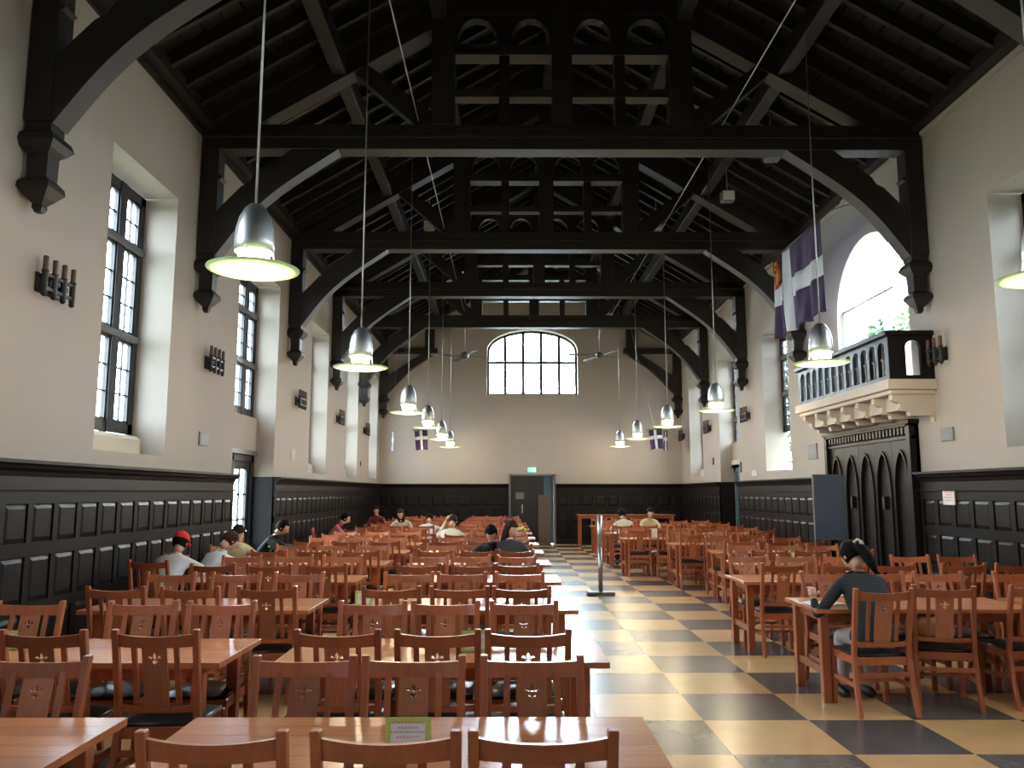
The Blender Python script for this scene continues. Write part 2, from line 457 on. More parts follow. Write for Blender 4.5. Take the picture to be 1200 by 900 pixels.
# ------------------------------------------------------------------ roof trusses
TIE = 6.42
def pendant_bm(s):                                     # carved pendant that ends the wall post
    q = MB(); x = CX + s * (HALF - 0.14)
    rot = PI / 4
    prof = [(0.155, 0.82), (0.155, 0.70), (0.22, 0.66), (0.25, 0.60), (0.19, 0.54), (0.13, 0.50), (0.125, 0.28), (0.19, 0.23), (0.20, 0.18), (0.12, 0.10),
            (0.06, 0.05), (0.065, 0.02), (0.04, -0.02)]
    q.lathe([(r * 1.0, z) for r, z in prof[::-1]], 4, (x, 0, 4.14), rot)
    return q
def brace_pts(s, hammer=False):
    if not hammer:
        lo = [(4.77, 4.90), (4.40, 5.40), (4.05, 5.76), (3.66, 6.06), (3.12, 6.43)]
        hi = [(3.75, 6.44), (3.95, 6.29), (4.30, 6.03), (4.36, 5.93), (4.46, 5.88), (4.72, 5.60), (4.84, 5.45)]
    else:
        lo = [(4.77, 4.95), (4.3, 5.45), (3.9, 5.82), (3.4, 6.15), (3.2, 6.32)]
        hi = [(3.55, 6.32), (4.0, 6.05), (4.5, 5.7), (4.84, 5.45)]
    def smooth(P, n=5):
        out = []
        for i in range(len(P) - 1):
            p0, p1, p2, p3 = P[max(i - 1, 0)], P[i], P[i + 1], P[min(i + 2, len(P) - 1)]
            for k in range(n):
                t = k / n
                out.append(tuple(0.5 * (2 * p1[a] + (p2[a] - p0[a]) * t + (2 * p0[a] - 5 * p1[a] + 4 * p2[a] - p3[a]) * t * t + (3 * p1[a] - p0[a] - 3 * p2[a] + p3[a]) * t ** 3) for a in (0, 1)))
        return out + [P[-1]]
    return [(CX + s * x, z) for x, z in smooth(lo) + hi]
def make_truss(label):
    t = thing('roof_truss', label, 'roof truss', (0, 0, 0), 0, 'dark arched timber trusses carrying the roof')
    D = 0.14
    q = MB(); q.box(WL + 0.02, -D, TIE, WR - 0.02, D, TIE + 0.16)
    q.box(WL + 0.02, -D - 0.02, TIE + 0.16, WR - 0.02, D + 0.02, TIE + 0.22); q.box(WL + 0.02, -D, TIE + 0.22, WR - 0.02, D, TIE + 0.36)
    q.build('tie_beam', 'roof_timber', t, bevel=0.008)
    for s in (-1, 1):
        x = CX + s * (HALF - 0.13)
        q = MB(); q.box(x - 0.12, -0.13, 4.92, x + 0.12, 0.13, EAVE - 0.02)
        # small foil knob on the inner face of the post
        xi = x - s * 0.12
        q.prism([(xi, 5.98), (xi - s * 0.05, 6.02), (xi, 6.07)], -0.1, 0.1, XZ)
        p = q.build('wall_post', 'roof_timber', t, bevel=0.008)
        pendant_bm(s).build('carved_pendant', 'roof_timber', p)
        q = MB(); q.prism(brace_pts(s), -0.12, 0.12, XZ); q.build('arched_brace', 'roof_timber', t)
        a = (CX + s * (HALF - 0.05), EAVE - 0.20); c = (CX, EAVE + HALF * SLOPE - 0.20)
        q = MB(); q.prism([a, c, (c[0], c[1] - 0.36), (a[0], a[1] - 0.30)], -D, D, XZ); q.build('principal_rafter', 'roof_timber', t)
        q = MB(); q.box(CX + s * 1.68 - 0.165, -D, TIE + 0.36, CX + s * 1.68 + 0.165, D, roof_z(CX + 1.68) - 0.3)
        q.build('queen_post', 'roof_timber', t, bevel=0.008)
        q = MB(); q.box(CX + s * 0.82 - 0.075, -0.09, TIE + 0.36, CX + s * 0.82 + 0.075, 0.09, 8.5); q.build('arcade_post', 'roof_timber', t)
        q = MB(); q.prism([(CX + s * 1.83, TIE + 0.36), (CX + s * 2.05, TIE + 0.36), (CX + s * 3.0, 7.62), (CX + s * 2.82, 7.74), (CX + s * 1.83, 6.98)], -0.1, 0.1, XZ)
        q.build('strut', 'roof_timber', t)
    q = MB(); q.box(CX - 0.14, -D, TIE + 0.36, CX + 0.14, D, 9.4); q.build('king_post', 'roof_timber', t, bevel=0.008)
    for z0, z1, dd in ((7.21, 7.33, 0.1), (7.83, 7.99, 0.13), (8.46, 8.70, 0.13)):
        q = MB(); q.box(CX - 1.52, -dd, z0, CX + 1.52, dd, z1); q.build('arcade_rail', 'roof_timber', t)
    for a, c in ((-1.515, -0.895), (-0.745, -0.14), (0.14, 0.745), (0.895, 1.515)):
        m = (a + c) / 2; h = (c - a) / 2
        pts = [(CX + a, 8.0), (CX + a, 8.47), (CX + c, 8.47), (CX + c, 8.0)] + [(CX + c - 0.035, 8.0), (CX + c - 0.035, 8.05)] + \
              arc(CX + m, 8.10, h - 0.03, 0.31, 0, 180, 12) + [(CX + a + 0.035, 8.05), (CX + a + 0.035, 8.0)]
        q = MB(); q.prism(pts, -0.08, 0.08, XZ); q.build('arcade_arch', 'roof_timber', t)
    return t
TRY = [2.3, 6.9, 10.9, 15.6, 19.45, 23.2]
TRN = ['nearest dark timber roof truss, overhead of the front tables and mostly out of frame',
       'dark timber roof truss whose left brace crosses the top left corner',
       'dark arched timber roof truss with the longest pale-edged tie beam, over the balcony',
       'dark arched timber roof truss behind the purple flag, second beam down',
       'dark arched timber roof truss third below the top of the picture',
       'dark arched timber roof truss with open plaster showing behind, just before the far window']
t0 = make_truss(TRN[0]); del t0['group']; t0.location.y = TRY[0]
for i in range(1, 6):
    c = dup(t0, loc=(0, TRY[i], 0)); c['label'] = TRN[i]
# half truss with hammer beams against the far wall
t = thing('hammer_beam_truss', 'dark hammer-beam half truss flat against the far wall beside the arched window', 'roof truss', (0, YF - 0.16, 0))
for s in (-1, 1):
    q = MB(); q.box(min(CX + s * HALF, CX + s * 3.13), -0.14, 6.30, max(CX + s * HALF, CX + s * 3.13), 0.14, 6.46); q.build('hammer_beam', 'roof_timber', t, bevel=0.008)
    q = MB(); q.box(CX + s * 3.38 - 0.16, -0.12, 6.46, CX + s * 3.38 + 0.16, 0.12, roof_z(CX + 3.38) - 0.3); q.build('hammer_post', 'roof_timber', t, bevel=0.008)
    x = CX + s * (HALF - 0.13)
    q = MB(); q.box(x - 0.12, -0.13, 4.92, x + 0.12, 0.13, EAVE - 0.02); p = q.build('wall_post', 'roof_timber', t, bevel=0.008)
    pendant_bm(s).build('carved_pendant', 'roof_timber', p)
    q = MB(); q.prism(brace_pts(s, True), -0.12, 0.12, XZ); q.build('arched_brace', 'roof_timber', t)
    a = (CX + s * (HALF - 0.05), EAVE - 0.20); c = (CX, EAVE + HALF * SLOPE - 0.20)
    q = MB(); q.prism([a, c, (c[0], c[1] - 0.36), (a[0], a[1] - 0.30)], -0.14, 0.14, XZ); q.build('principal_rafter', 'roof_timber', t)
# long conduits running down the roof
for x, z, lb in ((-1.26, 6.86, 'thin grey conduit running down the left side of the roof trusses'), (3.05, 6.86, 'thin grey conduit running down the right side of the roof trusses')):
    q = MB(); q.sweep([(x, YB, z), (x, YF, z)], 0.008, 6)
    tag(q.build('conduit', 'rod_metal', smooth=True), lb, 'conduit')

# ------------------------------------------------------------------ windows
def side_window(n, x_in, s, a, b, c, d, full, rows=((0, 3), (1, 3), (2, 2)), tz=None):
    """leaded casement window: s=-1 left wall, s=1 right wall; narrow lights, three tiers"""
    w = struct('window_%d' % n)
    xf = x_in + s * 0.45; z0 = c + 0.27 if c > 2.0 and not tz else c
    z0 = c + 0.27; z1 = d - 0.02
    if n in (4, 11): z0 = 3.02
    lo, hi = xf - 0.035, xf + 0.035
    q = MB(); fw = 0.12
    q.box(lo, a, z0, hi, a + fw, z1); q.box(lo, b - fw, z0, hi, b, z1); q.box(lo, a, z0, hi, b, z0 + fw); q.box(lo, a, z1 - fw, hi, b, z1)
    q.build('window_frame', 'window_metal', w)
    nl = max(2, round((b - a - 2 * fw + 0.18) / 0.55)); mw = 0.17
    lw = (b - a - 2 * fw - (nl - 1) * mw) / nl
    lights = [(a + fw + k * (lw + mw), a + fw + k * (lw + mw) + lw) for k in range(nl)]
    for k in range(nl - 1):
        q = MB(); q.box(lo - 0.01, lights[k][1], z0, hi + 0.01, lights[k + 1][0], z1); q.build('mullion', 'window_metal', w)
    H = z1 - z0
    ts = [z0 + H * 0.387, z0 + H * 0.76]
    for tzv in ts:
        q = MB(); q.box(lo - 0.03, a, tzv - 0.045, hi + 0.03, b, tzv + 0.045); q.build('transom', 'grey_metal', w, bevel=0.01)
    tiers = [(z0 + fw, ts[0] - 0.045, 3), (ts[0] + 0.045, ts[1] - 0.045, 3), (ts[1] + 0.045, z1 - fw, 2)]
    bars = MB(); cache = {}
    for (la, lb) in lights:
        for (za, zb, nr) in tiers:
            # casement rim
            for (p0, p1, p2, p3) in ((la, la + 0.028, za, zb), (lb - 0.028, lb, za, zb), (la, lb, za, za + 0.035), (la, lb, zb - 0.035, zb)):
                bars.box(xf - 0.025, p0, p2, xf + 0.025, p1, p3)
            ia, ib, iz0, iz1 = la + 0.028, lb - 0.028, za + 0.035, zb - 0.035
            cm = (ia + ib) / 2
            bars.box(xf - 0.012, cm - 0.009, iz0, xf + 0.012, cm + 0.009, iz1)
            for r in range(1, nr):
                zz = iz0 + (iz1 - iz0) * r / nr
                bars.box(xf - 0.012, ia, zz - 0.009, xf + 0.012, ib, zz + 0.009)
            if full:
                for (pa, pb) in ((ia, cm - 0.009), (cm + 0.009, ib)):
                    for r in range(nr):
                        ph = (iz1 - iz0) / nr - 0.018; pw = pb - pa
                        key = (round(ph, 3), round(pw, 3))
                        if key not in cache:
                            g = MB(); g.box(-0.003, -pw / 2, -ph / 2, 0.003, pw / 2, ph / 2); cache[key] = g.mesh('pane', 'window_glass')
                        link('pane', cache[key], w, loc=(xf, (pa + pb) / 2, iz0 + (iz1 - iz0) * (r + 0.5) / nr))
            else:
                g = MB(); g.box(xf - 0.003, ia, iz0, xf + 0.003, ib, iz1); g.build('pane', 'window_glass', w)
    bars.build('glazing_bars', 'window_metal', w)
    if n not in (4, 11):                                # stone sill below the frame
        q = MB(); q.prism([(x_in + s * 0.30, c), (x_in + s * WT, c), (x_in + s * WT, z0 + 0.001), (x_in + s * 0.36, z0 - 0.02), (x_in + s * 0.30, z0 - 0.07)], a, b, lambda u, v, ww: (u, ww, v))
        q.build('window_sill', 'stone', w)
    return w
for i, (a, b2, c, d) in enumerate(WIN_L):
    side_window(i + 1, WL, -1, a, b2, c, d, i in (2, 3))
for i, (a, b2, c, d) in enumerate(WIN_R):
    side_window(i + 8, WR, 1, a, b2, c, d, i in (2, 3))

def arched_window(n, yy, s):
    w = struct('window_%d' % n)
    xa, xb, za, zs, rz = -0.70, 2.36, 4.94, 6.45, 0.71
    cx, hw = 0.83, 1.53
    def top(x): return zs + rz * math.sqrt(max(0.0, 1 - ((x - cx) / hw) ** 2))
    y0, y1 = yy - 0.04, yy + 0.04
    outer = [(xa, za), (xb, za), (xb, zs)] + arc(cx, zs, hw, rz, 0, 180, 18)[1:-1] + [(xa, zs)]
    inner = [(xa + 0.08, za + 0.08), (xb - 0.08, za + 0.08), (xb - 0.08, zs)] + arc(cx, zs, hw - 0.08, rz - 0.08, 0, 180, 18)[1:-1] + [(xa + 0.08, zs)]
    plate('window_frame', outer, [inner], y0, y1, XZ, 'window_metal', w)
    q = MB(); q.box(xa + 0.05, y0 - 0.01, 6.02, xb - 0.05, y1 + 0.01, 6.11); q.build('transom', 'window_metal', w)
    for k in range(1, 5):
        x = xa + (xb - xa) * k / 5
        q = MB(); q.box(x - 0.05, y0, za + 0.05, x + 0.05, y1, top(x) - 0.03); q.build('mullion', 'window_metal', w)
    for k in range(5):
        x0, x1 = xa + (xb - xa) * k / 5 + 0.05, xa + (xb - xa) * (k + 1) / 5 - 0.05
        if k == 0: x0 += 0.045
        if k == 4: x1 -= 0.045
        g = MB(); g.box(x0, yy - 0.004, za + 0.08, x1, yy + 0.004, 6.02); g.build('pane', 'window_glass', w)
        pts = [(x0, 6.11), (x1, 6.11)] + [(x1 + (x0 - x1) * i / 6, top(x1 + (x0 - x1) * i / 6) - 0.06) for i in range(7)]
        g = MB(); g.prism(pts, yy - 0.004, yy + 0.004, XZ); g.build('pane', 'window_glass', w)
arched_window(14, YF + 0.36, 1)

# ------------------------------------------------------------------ the two full-height bays with doors
def bay_door(n, x_in, s, a, b, zt, mname, glassy):
    d = struct('door_%d' % n)
    xf = x_in + s * 0.42
    # plaster spandrel between door head and window
    q = MB(); q.box(min(x_in + s * 0.34, x_in + s * WT), a, 2.42, max(x_in + s * 0.34, x_in + s * WT), b, 3.02); q.build('spandrel_panel', 'plaster', d)
    q = MB(); q.box(min(x_in + s * 0.30, x_in + s * WT), a, 2.34, max(x_in + s * 0.30, x_in + s * WT), b, 2.42); q.build('door_head', 'grey_metal', d)
    q = MB()
    for (p, r) in ((a, a + 0.10), (b - 0.16, b), ((a + b) / 2 - 0.05, (a + b) / 2 + 0.05)):
        q.box(xf - 0.06, p, 0, xf + 0.06, r, 2.34)
    q.box(xf - 0.06, a, 2.22, xf + 0.06, b, 2.34)
    q.build('door_frame', mname, d)
    m = (a + b) / 2
    for (la, lb) in ((a + 0.10, m - 0.05), (m + 0.05, b - 0.16)):
        q = MB(); st = 0.13
        q.box(xf - 0.025, la, 0.01, xf + 0.025, la + st, 2.22); q.box(xf - 0.025, lb - st, 0.01, xf + 0.025, lb, 2.22)
        q.box(xf - 0.025, la + st, 0.01, xf + 0.025, lb - st, 0.78); q.box(xf - 0.025, la + st, 2.08, xf + 0.025, lb - st, 2.22)
        mm = (la + lb) / 2
        q.box(xf - 0.02, mm - 0.012, 0.78, xf + 0.02, mm + 0.012, 2.08)
        for zz in (1.213, 1.647): q.box(xf - 0.02, la + st, zz - 0.012, xf + 0.02, lb - st, zz + 0.012)
        lf = q.build('door_leaf', mname, d)
        for (pa, pb) in ((la + st, mm - 0.012), (mm + 0.012, lb - st)):
            for k in range(3):
                g = MB(); g.box(xf - 0.004, pa, 0.78 + k * 0.433 + 0.012, xf + 0.004, pb, 0.78 + (k + 1) * 0.433 - 0.012)
                g.build('pane', 'window_glass' if glassy else 'blue_grey', lf)
        g = MB(); g.sweep([(xf - s * 0.03, lb - 0.06, 1.0), (xf - s * 0.07, lb - 0.06, 1.0), (xf - s * 0.07, lb - 0.16, 1.0)], 0.01, 6); g.build('door_handle', 'steel', lf, smooth=True)
    # panelled jambs of the bay below the wainscot line
    for (p, r) in ((a, a + 0.03), (b - 0.03, b)):
        q = MB(); x0, x1 = sorted((x_in - s * 0.0, x_in + s * 0.36)); q.box(x0, p, 0, x1, r, 1.96); q.build('jamb_lining', 'dark_oak', d)
bay_door(1, WL, -1, 12.62, 14.88, 2.34, 'window_metal', True)
bay_door(2, WR, 1, 20.38, 22.17, 2.34, 'blue_grey', False)  # bluish light of this bay is put into the frame, leaf and pane colour

# ------------------------------------------------------------------ wainscot
def panel_me(w, h):                                     # raised and fielded panel, front towards +y
    q = MB(); a, b_ = w / 2, h / 2; e = 0.045
    q.add([(-a, 0, -b_), (a, 0, -b_), (a, 0, b_), (-a, 0, b_), (-a, 0.006, -b_), (a, 0.006, -b_), (a, 0.006, b_), (-a, 0.006, b_),
           (-a + e, 0.022, -b_ + e), (a - e, 0.022, -b_ + e), (a - e, 0.022, b_ - e), (-a + e, 0.022, b_ - e)],
          [(0, 1, 5, 4), (1, 2, 6, 5), (2, 3, 7, 6), (3, 0, 4, 7), (4, 5, 9, 8), (5, 6, 10, 9), (6, 7, 11, 10), (7, 4, 8, 11), (8, 9, 10, 11), (3, 2, 1, 0)])
    return q
TIERS = [(0.22, 0.62), (0.72, 1.12), (1.24, 1.58)]
trim_n = [0]
def wainscot(M, length, far_from=None):
    """M maps local (u along wall, w out of the wall, z) into the room"""
    trim_n[0] += 1
    t = struct('trim_%d' % trim_n[0])
    q = MB()
    q.box(0, 0, 0, length, 0.025, 1.62)                                       # back board
    for z0, z1, w in ((0, 0.14, 0.06), (0.14, 0.22, 0.045), (0.62, 0.72, 0.05), (1.12, 1.24, 0.05), (1.58, 1.70, 0.05), (1.70, 1.725, 0.075), (1.725, 1.82, 0.05)):
        q.box(0, 0, z0, length, w, z1)
    q.prism([(0, 1.82), (0.055, 1.82), (0.07, 1.86), (0.105, 1.89), (0.115, 1.91), (0.14, 1.93), (0.14, 1.96), (0, 1.96)], 0, length, lambda u, v, w: (w, u, v))
    n = max(1, round(length / 0.41)); p = length / n
    for k in range(n + 1):
        u = min(max(k * p, 0.04), length - 0.04)
        q.box(u - 0.04, 0, 0.14, u + 0.04, 0.0495, 1.6)
    q.xf(M); q.build('wainscot_framing', 'dark_oak', t)
    cache = {}
    far = MB(); nfar = 0
    for k in range(n):
        u0 = max(k * p, 0.0) + 0.04 + (0.04 if k == 0 else 0); u1 = (k + 1) * p - 0.04 - (0.04 if k == n - 1 else 0)
        for (z0, z1) in TIERS:
            mid = M @ Vector(((u0 + u1) / 2, 0.0252, (z0 + z1) / 2))
            if far_from is not None and mid.y > far_from:
                pq = panel_me(u1 - u0, z1 - z0).xf(Matrix.Translation(((u0 + u1) / 2, 0.0252, (z0 + z1) / 2)))
                pq.xf(M); far.add(pq.v, pq.f); nfar += 1
            else:
                key = (round(u1 - u0, 3), round(z1 - z0, 3))
                if key not in cache: cache[key] = panel_me(u1 - u0, z1 - z0).mesh('wainscot_panel', 'dark_oak')
                o = link('wainscot_panel', cache[key], t)
                o.matrix_basis = Matrix.Translation(mid) @ M.to_3x3().to_4x4()
    if nfar: far.build('wainscot_panels', 'dark_oak', t, kind='stuff')
    return t
ML = lambda y0: Matrix.Translation((WL, y0, 0)) @ Matrix(((0, 1, 0, 0), (1, 0, 0, 0), (0, 0, 1, 0), (0, 0, 0, 1)))
MR = lambda y0: Matrix.Translation((WR, y0, 0)) @ Matrix(((0, -1, 0, 0), (1, 0, 0, 0), (0, 0, 1, 0), (0, 0, 0, 1)))
MF = lambda x0: Matrix.Translation((x0, YF, 0)) @ Matrix(((1, 0, 0, 0), (0, -1, 0, 0), (0, 0, 1, 0), (0, 0, 0, 1)))
wainscot(ML(4.0), 8.62, None)
wainscot(ML(14.88), YF - 14.88, 18.0)
wainscot(MR(3.1), 11.38 - 3.1, None)
wainscot(MR(14.52), 20.38 - 14.52, 18.0)
wainscot(MR(22.17), YF - 22.17, 18.0)
wainscot(MF(WL), 0.02 - WL, None)
wainscot(MF(1.59), WR - 1.59, None)

# ------------------------------------------------------------------ great oak door in the right wall
d3 = struct('door_3')
ya, yb, zt = 11.40, 14.50, 2.68
q = MB(); q.box(WR - 0.05, ya, 0, WR, yb, zt); q.build('door_back', 'dark_oak', d3)
q = MB()
for p, r in ((ya, ya + 0.10), (yb - 0.10, yb)): q.box(WR - 0.14, p, 0, WR - 0.0, r, zt)
q.box(WR - 0.14, ya, zt - 0.06, WR, yb, zt); q.box(WR - 0.16, ya - 0.03, zt - 0.03, WR, yb + 0.03, zt + 0.03); q.box(WR - 0.11, ya, zt - 0.24, WR, yb, zt - 0.20)
q.build('door_frame', 'dark_oak', d3)
k = ya + 0.14
dm = MB(); dm.box(-0.03, -0.03, -0.05, 0.03, 0.03, 0.05); dm = dm.mesh('dentil', 'dark_oak')
while k < yb - 0.1:
    link('dentil', dm, d3, loc=(WR - 0.09, k, zt - 0.12)); k += 0.115
n5 = 5; pw = (yb - ya - 0.2) / n5
def gothic(c, h, hw, z0, zs, n=8):                      # pointed arch outline
    r = 2 * hw * 0.95
    pts = [(c - hw, z0), (c + hw, z0), (c + hw, zs)]
    hh = h - zs
    for i in range(1, n): 
        t_ = i / n; pts.append((c + hw * (1 - t_ ** 1.8), zs + hh * (1 - (1 - t_) ** 1.5)))
    pts.append((c, h))
    for i in range(n - 1, 0, -1):
        t_ = i / n; pts.append((c - hw * (1 - t_ ** 1.8), zs + hh * (1 - (1 - t_) ** 1.5)))
    pts.append((c - hw, zs))
    return pts
for k in range(n5):
    c = ya + 0.1 + pw * (k + 0.5)
    u0, u1 = c - pw / 2 + 0.004, c + pw / 2 - 0.004
    lf = plate('door_leaf', rect(u0, u1, 0.02, zt - 0.24), [gothic(c, 2.30, pw / 2 - 0.05, 0.34, 1.65)], WR - 0.08, WR - 0.05, YZ, 'dark_oak', d3)
    plate('arch_moulding', gothic(c, 2.30, pw / 2 - 0.05, 0.34, 1.65), [gothic(c, 2.26, pw / 2 - 0.08, 0.37, 1.65)], WR - 0.10, WR - 0.055, YZ, 'dark_oak', lf)
    if k in (1, 3):
        g = MB(); g.box(WR - 0.115, c - 0.03, 1.42, WR - 0.05, c + 0.03, 1.62); g.build('door_handle', 'black_iron', lf, bevel=0.008)

# ------------------------------------------------------------------ far door, exit sign, leaning board
d4 = struct('door_4')
q = MB(); y0 = YF - 0.02
q.box(0.04, y0 - 0.05, 0, 0.10, YF + WT, 2.28); q.box(1.51, y0 - 0.05, 0, 1.57, YF + WT, 2.28); q.box(0.04, y0 - 0.05, 2.22, 1.57, YF + WT, 2.28)
q.build('door_frame', 'grey_metal', d4)
q = MB(); q.box(0.10, YF + 0.03, 0.01, 1.20, YF + 0.08, 2.22); lf = q.build('door_leaf', 'door_dark', d4)
q = MB(); q.box(1.20, YF + 0.25, 0.01, 1.51, YF + 0.29, 2.22); q.build('door_leaf', 'blue_grey', d4)
q = MB(); q.box(0.26, YF + 0.015, 1.46, 0.54, YF + 0.029, 1.68); q.build('door_notice', 'grey_metal', lf)
q = MB(); q.box(0.46, YF - 0.03, 1.0, 0.50, YF + 0.029, 1.28); q.build('door_handle', 'steel', lf)
q = MB(); q.box(-0.30, 0, 0.0, 0.12, 0.03, 1.6); o = q.build('plywood_board', 'plywood')
o.location = (1.30, YF - 0.12, 0.0); o.rotation_euler = (R(-2), 0, 0)
tag(o, 'tall brown plywood board leaning beside the far doorway', 'board')
ex = thing('exit_sign', 'small glowing green and white emergency exit sign above the far door', 'sign', (0.80, YF - 0.04, 2.42))
q = MB(); q.box(-0.13, -0.02, -0.07, 0.13, 0.04, 0.07); q.build('sign_box', 'exit_green', ex)
q = MB(); q.box(0.0, -0.024, -0.055, 0.12, -0.021, 0.055); q.build('sign_face', 'exit_white', ex)
q = MB(); q.ball((0.075, -0.027, 0.032), (0.012, 0.004, 0.014), 8, 6)
for pa, pb in (((0.07, 0.015), (0.06, -0.015)), ((0.06, -0.015), (0.09, -0.03)), ((0.09, -0.03), (0.085, -0.05)), ((0.06, -0.015), (0.035, -0.025)), ((0.035, -0.025), (0.015, -0.045)),
               ((0.07, 0.012), (0.10, 0.0)), ((0.07, 0.012), (0.04, 0.005))):
    q.sweep([(pa[0], -0.027, pa[1]), (pb[0], -0.027, pb[1])], 0.006, 5)
q.build('running_figure', 'exit_green', ex)

# ------------------------------------------------------------------ balcony
bal = thing('balcony', 'balcony with dark arcaded balustrade on pale stone corbels above the big oak door', 'balcony', (WR, 0, 0))
BX, BY0, BY1 = -0.62, 10.86, 14.30                     # front face (relative to the wall), ends
q = MB(); q.box(BX - 0.06, BY0 - 0.06, 3.06, 0, BY1 + 0.06, 3.20); q.box(BX, BY0, 3.0, 0, BY1, 3.06); q.build('balcony_slab', 'balcony_stone', bal, bevel=0.01)
for k in range(7):
    yk = BY0 + 0.10 + (BY1 - BY0 - 0.20) * k / 6
    q = MB(); q.prism([(0, 3.0), (BX + 0.04, 3.0), (BX + 0.04, 2.93), (BX + 0.08, 2.90), (BX + 0.14, 2.88), (BX + 0.15, 2.82), (BX + 0.19, 2.78), (BX + 0.26, 2.765), (BX + 0.28, 2.71), (-0.04, 2.71), (-0.02, 2.63), (0, 2.63)], yk - 0.05, yk + 0.05, XZ)
    q.build('corbel', 'balcony_stone', bal)
q = MB(); q.box(BX + 0.20, BY0 + 0.06, 2.80, 0, BY1 - 0.06, 3.0); q.build('corbel_course', 'balcony_stone', bal)
# balustrade: front and two returns, arched openings
def arcade(u0, u1, n, z0, z1, mg):
    holes = []; p = (u1 - u0 - 2 * mg) / n
    for k in range(n):
        c = u0 + mg + p * (k + 0.5); hw = p / 2 - 0.035
        holes.append([(c - hw, z0 + 0.06), (c + hw, z0 + 0.06), (c + hw, z1 - 0.06 - hw)] + arc(c, z1 - 0.06 - hw, hw, hw, 0, 180, 10)[1:-1] + [(c - hw, z1 - 0.06 - hw)])
    return holes
zb0, zb1 = 3.20, 3.80
plate('front_balustrade', rect(BY0, BY1, zb0, zb1), arcade(BY0, BY1, 12, zb0, zb1, 0.08), BX, BX + 0.06, YZ, 'dark_oak', bal)
for k in range(12):                                     # turned balusters inside the arches
    p = (BY1 - BY0 - 0.16) / 12; yk = BY0 + 0.08 + p * (k + 0.5)
    q = MB(); q.lathe([(0.022, 0), (0.022, 0.04), (0.014, 0.06), (0.02, 0.16), (0.02, 0.22), (0.034, 0.235), (0.034, 0.255), (0.018, 0.27), (0.014, 0.48)], 10, (BX + 0.03, yk, zb0 + 0.055))
    q.build('baluster', 'grey_metal', bal, smooth=True)
for ys in (BY0, BY1 - 0.06):
    plate('side_balustrade', rect(BX + 0.06, -0.0, zb0, zb1), [h for h in arcade(BX + 0.08, -0.02, 1, zb0, zb1, 0.12)], ys, ys + 0.06, XZ, 'dark_oak', bal)
q = MB(); q.box(BX - 0.05, BY0 - 0.05, zb1, BX + 0.12, BY1 + 0.05, zb1 + 0.07)
for ys in (BY0, BY1 - 0.06): q.box(BX + 0.12, ys - 0.05, zb1, 0, ys + 0.11, zb1 + 0.07)
q.build('handrail', 'dark_oak', bal, bevel=0.012)
# glass guard in the arch and the gallery beyond
gg = thing('glass_guard', 'greenish glass guard panel with thin steel rail in the arched opening', 'railing', (WR + 0.12, 13.05, 3.16))
q = MB(); q.box(-0.006, -0.80, 0.62, 0.006, 0.05, 1.62); q.box(-0.006, 0.08, 0.62, 0.006, 0.90, 1.62); q.build('glass_panel', 'guard_glass', gg)
q = MB(); q.sweep([(0, -0.95, 1.65), (0, 0.92, 1.65)], 0.02, 8); q.build('top_rail', 'steel', gg, smooth=True)
for yk in (-0.78, 0.07, 0.89):
    q = MB(); q.box(-0.012, yk - 0.012, 0.0, 0.012, yk + 0.012, 1.66); q.build('guard_post', 'steel', gg)
gal = thing('gallery_glazing', 'white-barred gallery glazing seen through the arch behind the balcony', 'window', (WR + 1.9, 0, 0))
q = MB(); q.box(-1.4, 9.2, 2.9, 1.0, 18.0, 3.14); q.build('gallery_floor', 'outer_render', gal)
for zz in (4.75, 5.25, 5.75, 6.2):
    q = MB(); q.box(0, 9.2, zz, 0.05, 18.0, zz + 0.045); q.build('glazing_rail', 'steel', gal)
for k in range(6):
    q = MB(); q.box(0, 9.4 + k * 1.68, 3.14, 0.05, 9.45 + k * 1.68, 6.4); q.build('glazing_post', 'pale_plastic', gal)
q = MB(); q.box(0.0, 9.2, 3.14, 0.08, 18.0, 4.5); q.build('parapet', 'outer_render', gal)
q = MB(); q.box(-0.02, 9.2, 4.46, 0.10, 18.0, 4.56); q.build('parapet_coping', 'white_paper', gal)

# ------------------------------------------------------------------ outdoors glimpsed through the windows
q = MB(); q.box(-60, -40, -0.6, 60, 70, -0.45); o = q.build('lawn', 'lawn'); tag(o, 'green lawn outside the tall windows', 'lawn')
o['kind'] = 'structure'
tr = thing('broadleaf_tree', 'green leafy tree outside the right-hand window', 'tree', (9.8, 6.0, -0.45))
q = MB(); q.sweep([(0, 0, 0), (0.1, 0, 1.2), (0.0, 0.1, 2.6), (0.1, 0.0, 4.4)], [0.2, 0.16, 0.13, 0.05], 8)
for a in range(6): q.sweep([(0.03, 0, 2.0 + a * 0.3), (1.1 * math.cos(a * 1.1), 1.1 * math.sin(a * 1.1), 3.2 + a * 0.4)], [0.06, 0.02], 6)
q.build('trunk', 'bark', tr)
q = MB()
for k in range(2600):
    d = Vector((random.gauss(0, 1), random.gauss(0, 1), random.gauss(0, 1))).normalized() * (random.random() ** 0.4)
    c = Vector((d.x * 1.9, d.y * 1.9, 4.6 + d.z * 2.2)); a = Vector((random.uniform(-1, 1), random.uniform(-1, 1), random.uniform(-1, 1))).normalized() * 0.12
    e = a.cross(Vector((random.uniform(-1, 1), random.uniform(-1, 1), 0.3))).normalized() * 0.06
    q.add([c - a, c + e, c + a, c - e], [(0, 1, 2, 3)])
q.build('leaves', 'foliage', tr, kind='stuff')
